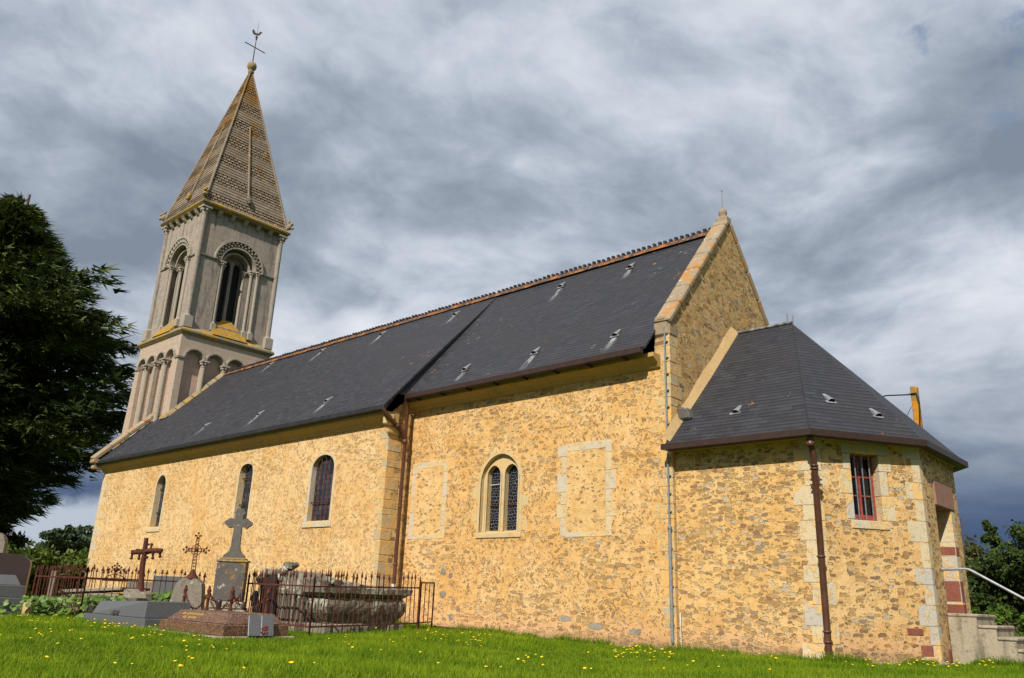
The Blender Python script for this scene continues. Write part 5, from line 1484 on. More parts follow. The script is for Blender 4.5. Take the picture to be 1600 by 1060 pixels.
zt_ = lambda x, y: gz(x, y) + .015
railing("long rusty iron railing with spear tips around the broken tomb", [((-6.75, -4.49), (-4.58, -4.49)), ((-4.58, -4.49), (-4.86, -1.75)), ((-6.75, -4.49), (-6.95, -1.75))], .97, .125, lambda x, y: zt_(x, y) + .0, seed=3, jit=.03)
# leaning end gate of that railing
gate = thing("railing_gate", (-4.9, -1.7, gz(-4.9, -1.7)), "open rusty end panel of the tomb railing beside the church wall", "gate")
mb = MB(); ga = Vector((-4.90, -1.68, gz(-4.9, -1.68))); gb = Vector((-5.12, -1.12, gz(-5.1, -1.1)))
for p in (ga, gb): mb.tube([p + Vector((0, 0, -.05)), p + Vector((0, 0, .93))], .016, 6, .3)
mb.tube([ga + Vector((0, 0, .93)), gb + Vector((0, 0, .93))], .016, 6, .3); mb.tube([ga + Vector((0, 0, .16)), gb + Vector((0, 0, .16))], .012, 6, .3)
for k in (.33, .66):
    p = ga.lerp(gb, k); mb.tube([p + Vector((0, 0, .16)), p + Vector((0, 0, .93))], .009, 5, .5)
mb.build("frame", M['rust'], gate)

# low iron rail on the apron
mb = MB(); mb.tube([(-5.15, -1.02, .14), (-4.25, -.62, .10)], .018, 5); o = mb.build("fallen_bar", M['rust'])
tag(o, "fallen rusty bar lying on the gravel at the church foot", "iron bar")

# --- sarcophagus inside the railing ------------------------------------
zq = .06
sar = thing("stone_sarcophagus", (-5.4, -3.0, zq), "bulging grey stone sarcophagus with moulded lid inside the rusty railing", "tomb")
sx0, sx1, sy_0, sy_1 = -5.66, -4.98, -3.95, -1.90
def ring_solid(mb, cx, cy, prof, n=2, tone=.5, jit=.010, seed=1):
    """rectangular moulded body with worn faces: prof = (half x, half y, z)"""
    rg = random.Random(seed); NX, NY = 8, 22
    def loop(hx, hy):
        p = [(-hx + 2 * hx * i / NX, -hy) for i in range(NX)] + [(hx, -hy + 2 * hy * i / NY) for i in range(NY)] + [(hx - 2 * hx * i / NX, hy) for i in range(NX)] + [(-hx, hy - 2 * hy * i / NY) for i in range(NY)]
        return p
    L = len(loop(1, 1)); vs = []; wob = [rg.uniform(-1, 1) for _ in range(L)]
    for hx, hy, z in prof:
        for i, (x, y) in enumerate(loop(hx, hy)):
            q = 1 + (rg.uniform(-jit, jit) + wob[i] * jit * .8) / max(.2, math.hypot(x, y))
            vs.append((cx + x * q, cy + y * q, z + rg.uniform(-jit, jit) * .7))
    fs = [(j * L + i, j * L + (i + 1) % L, (j + 1) * L + (i + 1) % L, (j + 1) * L + i) for j in range(len(prof) - 1) for i in range(L)]
    fs.append(tuple(range((len(prof) - 1) * L, len(prof) * L)))
    mb.add(vs, fs, tone)
ccx, ccy = (sx0 + sx1) / 2, (sy_0 + sy_1) / 2; hx, hy = (sx1 - sx0) / 2, (sy_1 - sy_0) / 2
mb = MB(); prof = [(hx - .08, hy - .22, zq + .10)]
for k in range(9):
    t = k / 8; bul = math.sin(t * math.pi * .78) 
    prof.append((hx - .13 + .13 * bul, hy - .26 + .20 * bul, zq + .14 + .44 * t))
prof.append((hx - .10, hy - .12, zq + .60))
ring_solid(mb, ccx, ccy, prof); mb.build("body", M['tomb'], sar)
mb = MB(); ring_solid(mb, ccx, ccy, [(hx - .08, hy - .09, zq + .60), (hx - .02, hy - .03, zq + .65), (hx + .03, hy + .02, zq + .67), (hx + .04, hy + .04, zq + .77), (hx - .01, hy - .01, zq + .79)]); mb.build("lid", M['tomb'], sar)
mb = MB(); rg = random.Random(6)
for k in range(9):
    y0 = sy_0 + .05 + k * .215; mb.box(sx0 + .02, sx1 - .02 + rg.uniform(-.02, .02), y0, y0 + .20, zq - .15, zq + .12, None, .02)
mb.build("plinth", M['oldstone'], sar)
# second block with gabled heads, west of it
t2 = thing("pedimented_tomb", (-6.1, -2.9, zq), "pale ribbed tomb block with three small gabled heads behind the sarcophagus", "tomb")
mb = MB()
for k in range(3):
    y0 = -3.98; x = -6.62 + k * .34
    poly = [(x, y0, zq + .72), (x + .31, y0, zq + .72), (x + .31, y0, zq + .90), (x + .155, y0, zq + 1.04), (x, y0, zq + .90)]
    mb.prism(poly, (0, .55, -.01 * k))
mb.build("gabled_head", M['tomb'], t2)
mb = MB(); rg = random.Random(17)
for k in range(9):
    mb.rock((-6.15 + rg.uniform(-.12, .12), -3.3 + k * .17, zq + .84 - k * .018), .42, .14, .13 - k * .004, 40 + k, 10, .16)
mb.build("broken_ridge", M['tomb'], t2)
mb = MB(); mb.box(-6.70, -5.68, -4.02, -2.1, zq + .60, zq + .715, .5, .02)
for k in range(6):
    x = -6.60 + k * .155; mb.box(x, x + .09, -4.0, -3.9, zq + .16, zq + .598, None, .01)
mb.box(-6.64, -5.70, -3.93, -2.15, zq + .10, zq + .60, .4); mb.box(-6.85, -5.60, -4.10, -2.0, zq - .2, zq + .12, .6, .02)
mb.build("block", M['tomb'], t2)
# broken slab and rubble heaped against it
brk = thing("broken_slabs", (-6.6, -3.9, zq), "heap of broken dark slabs leaning on the pedimented tomb", "rubble heap")
mb = MB(); mb.obox((-6.62, -4.10, zq + .50), (.20, .02, .06), (.0, .05, .0), (-.04, .0, .42), .5, .02); mb.build("dark_slab", M['granite_dark'], brk)
mb = MB(); mb.obox((-6.86, -4.20, zq + .36), (.10, -.02, .06), (0, .04, 0), (-.12, 0, .24), .6, .015); mb.build("pale_slab", M['granite'], brk)
mb = MB(); mb.obox((-6.86, -4.06, zq + .92), (.13, 0, .11), (0, .12, 0), (-.06, 0, .06), .6, .02); mb.build("tilted_block", M['oldstone'], brk)
mb = MB(); mb.obox((-6.52, -3.88, zq + .93), (.17, .0, -.02), (0, .15, 0), (.01, 0, .08), .4, .03); mb.obox((-6.42, -3.88, zq + 1.08), (.20, .02, .085), (0, .13, .02), (-.025, 0, .045), .2, .03)
mb.rock((-6.30, -3.92, zq + 1.14), .10, .10, .07, 5, 9, .25); mb.rock((-6.24, -3.86, zq + .99), .13, .12, .06, 8, 9, .25); mb.rock((-6.62, -3.95, zq + 1.02), .09, .09, .05, 9, 8, .25)
mb.build("upper_block", M['tomb'], brk)
mb = MB(); mb.tube([(-6.62, -4.02, zq + .86), (-6.42, -4.0, zq + .95), (-6.28, -4.0, zq + 1.10)], [.05, .045, .06], 7, .7); mb.build("pale_fragment", M['pebble'], brk)

# --- brown granite grave ------------------------------------------------
zb = -.01
bg_ = thing("brown_granite_grave", (-5.1, -5.95, zb), "low speckled brown granite grave with gilded letters in the grass", "grave")
bx0, bx1, by0, by1 = -6.12, -4.02, -6.44, -5.28
mb = MB(); mb.box(bx0 - .12, bx1 + .05, by0 - .12, by1 + .1, zb - .2, zb + .045, .5, .015); mb.build("kerb", M['concrete'], bg_)
mb = MB(); mb.box(bx0, bx1, by0, by1, zb + .047, zb + .215, .5, .012); mb.build("base_slab", M['granite_red'], bg_)
mb = MB(); mb.hexa([(bx0 + .13, by0 + .05, zb + .218), (bx1 - .06, by0 + .05, zb + .218), (bx1 - .06, by1 - .05, zb + .218), (bx0 + .13, by1 - .05, zb + .218), (bx0 + .26, by0 + .22, zb + .375), (bx1 - .16, by0 + .22, zb + .375), (bx1 - .16, by1 - .2, zb + .375), (bx0 + .26, by1 - .2, zb + .375)], .5, .01)
top_sl = mb.build("sloped_slab", M['granite_red'], bg_)
mb = MB(); rg = random.Random(3)
sl = Vector((0, .17, .157)).normalized(); nrm = Vector((0, -sl.z, sl.y))
for line in range(2):
    x = bx0 + .48 + line * .12
    while x < bx0 + 1.12 - line * .1:
        wd_ = rg.uniform(.022, .045)
        if rg.random() > .15:
            p = Vector((x, by0 + .05, zb + .218)) + sl * (.155 - line * .075) + nrm * .002
            for s_ in (0, wd_ * .7): mb.obox(p + Vector((s_, 0, 0)), (.0045, 0, 0), sl * .022, nrm * .002, .5)
            mb.obox(p + Vector((wd_ * .35, 0, 0)) + sl * rg.choice((-.018, 0, .018)), (wd_ * .35, 0, 0), sl * .004, nrm * .002, .5)
        x += wd_ + .022
mb.build("gilded_lettering", M['gold'], bg_)
pl = thing("memorial_plaque", (-3.98, -5.9, zb), "grey open-book plaque with dull red flowers leaning on the brown grave", "plaque")
pa = Vector((-3.93, -5.95, zb + .05)); ux = Vector((.01, .105, .0)); uz = Vector((-.055, .02, .15))
mb = MB(); mb.obox(pa + uz + ux * 0, ux, uz, (.012, 0, .006), .5, .004); mb.obox(pa + uz + ux * 2.03, ux, uz, (.012, 0, .006), .6, .004); mb.build("tablet", M['granite'], pl)
mb = MB(); rg = random.Random(4)
for k in range(26): mb.ball(pa + ux * rg.uniform(1.0, 2.0) + uz * rg.uniform(.15, 1.05) + Vector((.02, -.005, .006)), rg.uniform(.008, .018), 6, (.6, 1, 1))
mb.build("flower_spray", M['redflower'], pl)

# --- grey granite grave ---------------------------------------------------
gg = thing("grey_granite_grave", (-8.0, -6.0, 0), "grey granite grave slab left of the brown one with a small bronze plate", "grave")
gx0, gx1, gy0, gy1 = -9.25, -6.62, -6.46, -5.55
mb = MB(); mb.box(gx0, gx1, gy0, gy1, -.12, .18, .4, .01); mb.build("base_slab", M['granite'], gg)
mb = MB(); mb.hexa([(gx0 + .3, gy0 + .03, .182), (gx1 - .12, gy0 + .03, .182), (gx1 - .12, gy1 - .03, .182), (gx0 + .3, gy1 - .03, .182), (gx0 + .38, gy0 + .12, .42), (gx1 - .14, gy0 + .05, .47), (gx1 - .14, gy1 - .05, .47), (gx0 + .38, gy1 - .1, .42)], .5, .012)
mb.build("raised_slab", M['granite'], gg)
mb = MB(); mb.box(gx0 + .04, gx0 + .24, gy0 + .06, gy0 + .25, .182, .32, .5, .012); mb.build("flower_pot", M['granite_dark'], gg)
mb = MB(); pb = Vector((gx0 + 1.25, gy0 + .045, .25))
sl2 = Vector((0, .10, .27)).normalized(); 
leafp = [(-.05, -.06), (.05, -.08), (.12, -.04), (.22, -.06), (.26, .02), (.2, .10), (.1, .15), (0, .14), (-.04, .04)]
mb.prism([pb + Vector((a + b * .3, 0, 0)) + sl2 * b for a, b in leafp], (0, -.014, .006)); mb.build("bronze_plate", M['granite_dark'], gg)

# --- cross monument ----------------------------------------------------------
mx_, my_ = -6.78, -4.85; mz = .26
mo = thing("stone_cross_monument", (mx_, my_, mz), "tall dark stone cross on a lichened pedestal in front of the nave", "monument")
# the monument faces the camera side: its broad face looks south-east
md = Vector((math.cos(R_(52)), math.sin(R_(52)), 0)); mn = Vector((md.y, -md.x, 0))
def MP(u, w_, z): return Vector((mx_, my_, mz)) + md * u + mn * w_ + Vector((0, 0, z))
def mbox(mb, u0, u1, w0, w1, z0, z1, tone=.5, bev=.01, tu=0.0):
    mb.hexa([MP(u0, w1, z0), MP(u1, w1, z0), MP(u1, w0, z0), MP(u0, w0, z0), MP(u0 + tu, w1, z1), MP(u1 - tu, w1, z1), MP(u1 - tu, w0, z1), MP(u0 + tu, w0, z1)], tone, bev)
mb = MB(); mbox(mb, -.36, .36, -.26, .26, -.1, .10, .7, .03); mbox(mb, -.31, .31, -.22, .22, .10, .24, .9, .03); mb.build("base", M['oldstone'], mo)
mb = MB(); mbox(mb, -.27, .27, -.18, .18, .242, .95, .3, .012); pd = mb.build("pedestal", M['pedestal'], mo)
mb = MB(); mbox(mb, -.29, .29, -.20, .20, .952, .992, .2, .01); mbox(mb, -.24, .24, -.17, .17, .993, 1.03, .2, .01)
mb.build("cap", M['lichen'], mo)
mb = MB()
prof = [(-.22, 1.03), (.22, 1.03), (.20, 1.10), (.13, 1.17), (.10, 1.26), (.085, 1.34), (.075, 1.84), (.13, 1.82), (.17, 1.79), (.20, 1.83), (.27, 1.90), (.27, 1.96), (.20, 2.02), (.165, 2.06), (.075, 2.03), (.072, 2.16), (.115, 2.19), (.09, 2.25), (.04, 2.31), (-.04, 2.31), (-.09, 2.25), (-.115, 2.19), (-.072, 2.16), (-.075, 2.03), (-.165, 2.06), (-.20, 2.02), (-.27, 1.96), (-.27, 1.90), (-.20, 1.83), (-.17, 1.79), (-.13, 1.82), (-.075, 1.84), (-.085, 1.34), (-.10, 1.26), (-.13, 1.17), (-.20, 1.10)]
prof = [(a_ * .95, 1.03 + (b_ - 1.03) * .73) for a_, b_ in prof]
loops = [[Vector((p[0], p[1], 0)) for p in prof]]
tr = tessellate_polygon(loops)
nP = len(prof)
vs = [MP(p[0], .065, p[1]) for p in prof] + [MP(p[0], -.065, p[1]) for p in prof]
mb.add(vs, [tuple(t) for t in tr] + [tuple(i + nP for i in reversed(t)) for t in tr] + [(i, (i + 1) % nP, nP + (i + 1) % nP, nP + i) for i in range(nP)], .35)
mb.build("cross", M['monument'], mo)
# gravelled plot with white pebbles and chain posts
plot = thing("gravel_plot", (-6.4, -5.0, .1), "raised grave plot of white gravel around the stone cross", "grave plot")
mb = MB(); mb.box(-7.75, -5.42, -5.62, -4.62, -.05, .235, .5, .02); mb.build("kerb", M['oldstone'], plot)
mb = MB(); rg = random.Random(9)
for k in range(520): mb.rock((rg.uniform(-7.7, -5.48), rg.uniform(-5.58, -4.68), .245), rg.uniform(.015, .035), rg.uniform(.015, .035), rg.uniform(.012, .025), k, 5, .2)
tag(mb.build("gravel", M['pebble'], plot), kind="stuff")
cps = [(-7.22, -5.5), (-6.34, -5.5), (-5.60, -5.46), (-5.60, -4.75)]
ch = thing("chained_posts", (-6.4, -5.5, .24), "four rusty posts joined by sagging chains around the gravel plot", "chain barrier")
def chpost(p, h=.50):
    mb = MB(); mb.lathe((p[0], p[1], .235), [(.055, 0), (.055, .03), (.034, .05), (.032, .10), (.040, .12), (.040, .14), (.028, .16), (.026, h * .6), (.036, h * .62), (.036, h * .68), (.027, h * .7), (.030, h * .84), (.042, h * .88), (.034, h * .94), (.02, h * .97), (.026, h * 1.02), (.0, h * 1.08)], 9, tone=.4)
    return mb.build("post", M['rust'], ch)
for p in cps: chpost(p)
def chain(a, b, sag, lk=.062):
    mb = MB(); a = Vector(a); b = Vector(b); L = (b - a).length; n = max(5, int((L + sag * 1.2) / lk)); d = (b - a).normalized(); side = Vector((-d.y, d.x, 0)).normalized()
    pts = [a.lerp(b, i / n) - Vector((0, 0, sag * (1 - (2 * i / n - 1) ** 2))) for i in range(n + 1)]
    for i in range(n):
        p, q = pts[i], pts[i + 1]; t = (q - p).normalized(); c = (p + q) / 2; up = side if i % 2 else t.cross(side)
        l = (q - p).length * .62; w_ = .020
        loop = [c + t * (l * math.cos(th)) + up * (w_ * math.sin(th)) for th in [2 * math.pi * k / 8 for k in range(9)]]
        mb.tube(loop, .0075, 5, .4, cap=False)
    mb.build("chain", M['rust'], ch)
hc = .235 + .42
chain((*cps[0], hc), (*cps[1], hc), .30); chain((*cps[1], hc), (*cps[2], hc), .30); chain((*cps[2], hc), (*cps[3], hc), .26); chain((*cps[1], hc), (-6.5, -4.75, hc), .24)
vase = MB(); vase.lathe((-6.15, -5.38, .24), [(.07, 0), (.075, .02), (.03, .05), (.028, .10), (.045, .16), (.052, .26), (.040, .30), (.03, .30)], 10); o = vase.build("grave_vase", M['granite_dark']); tag(o, "small black vase standing on the white gravel plot", "vase")

# --- iron cross on the rough headstone ------------------------------------------
hx_, hy_ = -7.92, -5.05
hs = thing("rough_headstone", (hx_, hy_, .2), "rough round-topped headstone carrying a lacy rusty iron cross", "headstone")
hd = Vector((math.cos(R_(46)), math.sin(R_(46)), 0)); hn = Vector((hd.y, -hd.x, 0))
mb = MB(); rg = random.Random(2); prof = [(-.36, -.1), (.30, -.1), (.30, .12), (.27, .45), (.22, .60), (.12, .69), (-.02, .72), (-.16, .69), (-.26, .60), (-.30, .42), (-.36, .1)]
def HP(u, w_, z): return Vector((hx_, hy_, .2)) + hd * u + hn * w_ + Vector((0, 0, z))
mb.prism([HP(a + rg.uniform(-.015, .015), .10, b) for a, b in prof], tuple(hn * -.24)); mb.build("stone", M['oldstone'], hs)
mb = MB()
def lacy(mb, P, z0, z1, za, arm, rr, wd_=.038):
    """open-work cross: paired rods joined by rings"""
    for s_ in (-1, 1):
        mb.tube([P(s_ * wd_ * 1.2, 0, z0), P(s_ * wd_ * .6, 0, z1)], rr, 5, .5); mb.tube([P(-arm, 0, za + s_ * wd_ * .8), P(arm, 0, za + s_ * wd_ * .8)], rr, 5, .5)
    z = z0 + .05
    while z < z1:
        k = 1.2 - .6 * (z - z0) / (z1 - z0)
        mb.tube([P(wd_ * k * math.cos(t), 0, z + .028 * math.sin(t)) for t in [2 * math.pi * i / 7 for i in range(8)]], rr * .8, 4, .5, cap=False); z += .062
    u = -arm + .03
    while u < arm:
        mb.tube([P(u + .026 * math.cos(t), 0, za + wd_ * .8 * math.sin(t)) for t in [2 * math.pi * i / 7 for i in range(8)]], rr * .8, 4, .5, cap=False); u += .06
    mb.tube([P(.10 * math.cos(t), 0, za + .10 * math.sin(t)) for t in [2 * math.pi * i / 14 for i in range(15)]], rr, 5, .5, cap=False)
    mb.ball(P(0, 0, za), .042, 8)
    for (a, b) in ((arm, za), (-arm, za), (0, z1)):
        for (da, db) in ((.05, 0), (0, .05), (-.05, 0), (0, -.05)): mb.ball(P(a + da, 0, b + db), .022, 6)
lacy(mb, lambda u, w_, z: HP(u, w_, z), .78, 1.52, 1.24, .20, .0075)
mb.lathe(HP(0, 0, .69), [(.13, 0), (.12, .04), (.07, .09), (.05, .16)], 8, tone=.4)
mb.build("iron_cross", M['rust'], hs)

# --- rusty branch-like cross on rubble base -----------------------------------------
rx_, ry_ = -10.15, -5.05
rc = thing("rustic_iron_cross", (rx_, ry_, .1), "rusty iron cross shaped like cut branches on a rubble base", "cross")
mb = MB(); mb.rock((rx_, ry_, .25), .40, .30, .12, 3, 12, .12); mb.rock((rx_ + .02, ry_, .47), .34, .26, .13, 5, 12, .12); mb.rock((rx_ - .1, ry_ - .05, .58), .22, .2, .07, 6, 10, .12); mb.build("rubble_base", M['oldstone'], rc)
def RP(u, w_, z): return Vector((rx_, ry_, .6)) + hd * u + hn * w_ + Vector((0, 0, z))
mb = MB(); rg = random.Random(7)
mb.tube([RP(0.02, 0, -.05), RP(.02, 0, .08), RP(.0, 0, .3), RP(-.02, 0, .55), RP(-.02, 0, .8), RP(-.035, 0, 1.12)], [.12, .075, .055, .060, .05, .045], 9, .4)
mb.tube([RP(-.30, 0, .80), RP(-.12, 0, .82), RP(.04, 0, .84), RP(.20, 0, .86), RP(.34, 0, .86)], [.05, .055, .06, .052, .055], 9, .4)
for (u, z) in ((-.28, .68), (-.12, .68), (.17, .70), (.32, .74), (.10, .98), (-.05, .96)):
    mb.tube([RP(u, 0, z), RP(u * .95, .02, .84)], [.018, .04], 6, .4); mb.ball(RP(u, .0, z), .035, 6)
for k in range(12): mb.ball(RP(rg.uniform(-.3, .34), rg.uniform(-.03, .05), .84 + rg.uniform(-.04, .04)), rg.uniform(.03, .045), 6)
for k in range(10): mb.ball(RP(.02 + rg.uniform(-.03, .03), rg.uniform(-.02, .05), rg.uniform(.05, 1.0)), rg.uniform(.025, .04), 6)
mb.build("iron_cross", M['rust'], rc)

# --- railed plot at left, planted with broad leaves ----------------------------------
railing("rusty arrow-tipped railing around the leafy grave plot", [((-14.0, -5.85), (-11.0, -5.85)), ((-11.0, -5.85), (-11.0, -3.15))], .98, .15, lambda x, y: gz(x, y) + .02, arrow=True, seed=8, bottom=.12, jit=.03)
railing("short rusty railing standing behind the leafy plot", [((-13.9, -5.8), (-13.9, -3.3))], .98, .15, lambda x, y: gz(x, y) + .02, arrow=True, seed=9, bottom=.12, jit=.03)
oc = MB()
P0 = lambda u, w_, z: Vector((-11.0, -5.25, .80)) + Vector((0, 1, 0)) * u + Vector((1, 0, 0)) * w_ * .5 + Vector((0, 0, z))
lacy(oc, P0, .0, .32, .24, .10, .006, .03)
for k in range(7):
    a = math.pi * k / 6; oc.tube([P0(.22 * math.cos(a) * q, 0, .0 + .12 * math.sin(a) * q) for q in (.4, .7, 1.0)], .008, 5)
oc.tube([P0(.24 * math.cos(math.pi * k / 10), 0, .13 * math.sin(math.pi * k / 10)) for k in range(11)], .010, 5); oc.tube([P0(-.26, 0, 0), P0(.26, 0, 0)], .010, 5)
o = oc.build("railing_crest", M['rust']); tag(o, "small rusty openwork crest with a cross on the left railing", "iron ornament")

def headstone(name, x, y, z, w_, h, d, m, label, ang=0, lean=0.0, round_=0.0, cat="headstone", part=None):
    a = Vector((math.cos(ang), math.sin(ang), 0)); n_ = Vector((a.y, -a.x, 0))
    o0 = Vector((x, y, z))
    if round_ > 0:
        pr = [(-w_ / 2, -.2), (w_ / 2, -.2), (w_ / 2, h - round_)] + [(w_ / 2 * math.cos(t), h - round_ + round_ * math.sin(t)) for t in [math.pi * k / 8 for k in range(1, 8)]] + [(-w_ / 2, h - round_)]
    else:
        pr = [(-w_ / 2, -.2), (w_ / 2, -.2), (w_ / 2, h), (-w_ / 2, h)]
    mb = MB(); mb.prism([o0 + a * p + n_ * (d / 2 + q * lean) + Vector((0, 0, q)) for p, q in pr], tuple(n_ * -d))
    o = mb.build(name, m); tag(o, label, cat); return o
A45 = R_(60)
headstone("headstone", -11.75, -3.6, .30, .78, .66, .16, M['granite'], "plain grey headstone seen through the left railing beside the rough headstone", R_(50))
headstone("headstone", -12.6, -3.2, .25, .62, .55, .14, M['oldstone'], "pale mottled headstone behind the railing with a round top", R_(50), round_=.2)
headstone("headstone", -13.7, -2.9, .2, .9, .5, .14, M['lintel'], "pinkish low headstone behind the broad leaves", R_(55))
headstone("headstone", -15.0, -2.4, .2, 1.5, .62, .16, M['oldstone'], "wide pale stone slab along the nave foot behind the railing", R_(50))
headstone("headstone", -17.4, -5.2, .0, .62, .84, .14, M['granite'], "small grey headstone with a white rim in front of the hedge", R_(50), round_=.1)
headstone("headstone", -14.9, -6.35, .1, 1.25, 1.26, .16, M['granite_dark'], "large dark brown headstone with curved top at the picture edge", R_(58), round_=.22)
headstone("headstone", -17.1, -6.0, .3, .60, 1.64, .25, M['oldstone'], "tall pale rough headstone rising behind the dark brown one", R_(55), round_=.28)
headstone("marker_stone", -18.4, -3.9, .2, .15, .84, .10, M['oldstone'], "narrow white marker stone behind the left railing", R_(50), cat="marker")
headstone("edging_stone", -12.15, -6.50, .0, .15, .28, .2, M['surround'], "small yellowish block at the foot of the left railing", R_(55), cat="stone block")
bt = thing("grey_granite_tomb", (-13.9, -6.9, 0), "stepped grey granite tomb at the left edge of the churchyard", "tomb")
mb = MB(); mb.box(-16.6, -12.75, -7.35, -6.25, -.1, .36, .4, .012); mb.build("base_slab", M['granite'], bt)
mb = MB(); mb.box(-16.4, -13.0, -7.2, -6.35, .362, .62, .5, .012); mb.build("middle_slab", M['granite'], bt)
mb = MB(); mb.hexa([(-16.2, -7.15, .622), (-13.15, -7.15, .622), (-13.15, -6.4, .622), (-16.2, -6.4, .622), (-16.1, -7.0, .84), (-13.3, -7.0, .84), (-13.3, -6.5, .84), (-16.1, -6.5, .84)], .6, .012); mb.build("top_slab", M['granite'], bt)
sl_ = thing("flat_slab", (-13.4, -5.0, .4), "pale slanting gravestone slab inside the left railing", "grave slab")
mb = MB(); mb.obox((-12.75, -4.7, .58), (.9, .35, .06), (-.25, .45, 0), (0, 0, .035), .6, .01); mb.obox((-12.75, -4.7, .30), (.8, .3, .0), (-.22, .4, 0), (0, 0, .22), .6, .01); mb.build("slab", M['oldstone'], sl_)
mb = MB(); mb.box(-14.0, -10.6, -7.75, -7.35, -.1, .06, .5, .03); o = mb.build("kerb_stone", M['oldstone']); tag(o, "low pale kerb stone lying in the grass at left", "kerb stone")

# ================================================================= vegetation
def quads_mesh(name, C_, A_, B_, tone, m, parent=None, tri=False):
    """many small leaf faces at once: centre, half-axes"""
    n = len(C_)
    if tri:
        V = np.stack([C_ - A_ , C_ + A_, C_ + B_ * 2], 1).reshape(-1, 3); k = 3
    else:
        V = np.stack([C_ - A_ * .25 - B_, C_ + A_ - B_ * .1, C_ + A_ * .1 + B_, C_ - A_ + B_ * .1], 1).reshape(-1, 3); k = 4
    org = ORG[parent.name] if parent is not None else Vector((0, 0, 0))
    V = V - np.array(org)
    me = bpy.data.meshes.new(name)
    me.vertices.add(n * k); me.vertices.foreach_set('co', V.astype(np.float32).ravel())
    me.loops.add(n * k); me.loops.foreach_set('vertex_index', np.arange(n * k, dtype=np.int32))
    me.polygons.add(n); me.polygons.foreach_set('loop_start', np.arange(0, n * k, k, dtype=np.int32))
    me.polygons.foreach_set('loop_total', np.full(n, k, dtype=np.int32))
    at = me.attributes.new('tone', 'FLOAT', 'FACE'); at.data.foreach_set('value', np.clip(tone, 0, 1).astype(np.float32))
    me.update(calc_edges=True); me.validate()
    me.materials.append(m)
    o = bpy.data.objects.new(name, me); link(o, parent); ORG[o.name] = org
    return o
def rnd_unit(n, rng):
    v = rng.normal(size=(n, 3)); return v / np.linalg.norm(v, axis=1)[:, None]

def leaf_cloud(rng, centers, radii, per, size, asp=.5, squash=.8, shell=.55):
    """leaves scattered through overlapping clumps"""
    n = len(centers) * per
    idx = np.repeat(np.arange(len(centers)), per)
    d = rnd_unit(n, rng); r = (shell + (1 - shell) * rng.random(n) ** .7)[:, None] * radii[idx][:, None] * (1 + .25 * rng.normal(size=(n, 1)))
    d[:, 2] *= squash
    P = centers[idx] + d * r
    a = rnd_unit(n, rng); b = np.cross(a, rnd_unit(n, rng)); b /= np.linalg.norm(b, axis=1)[:, None] + 1e-9
    s_ = size * (0.6 + .8 * rng.random(n))[:, None]
    ct = rng.random(len(centers))[idx]
    return P, a * s_, b * s_ * asp, .55 * ct + .45 * rng.random(n)

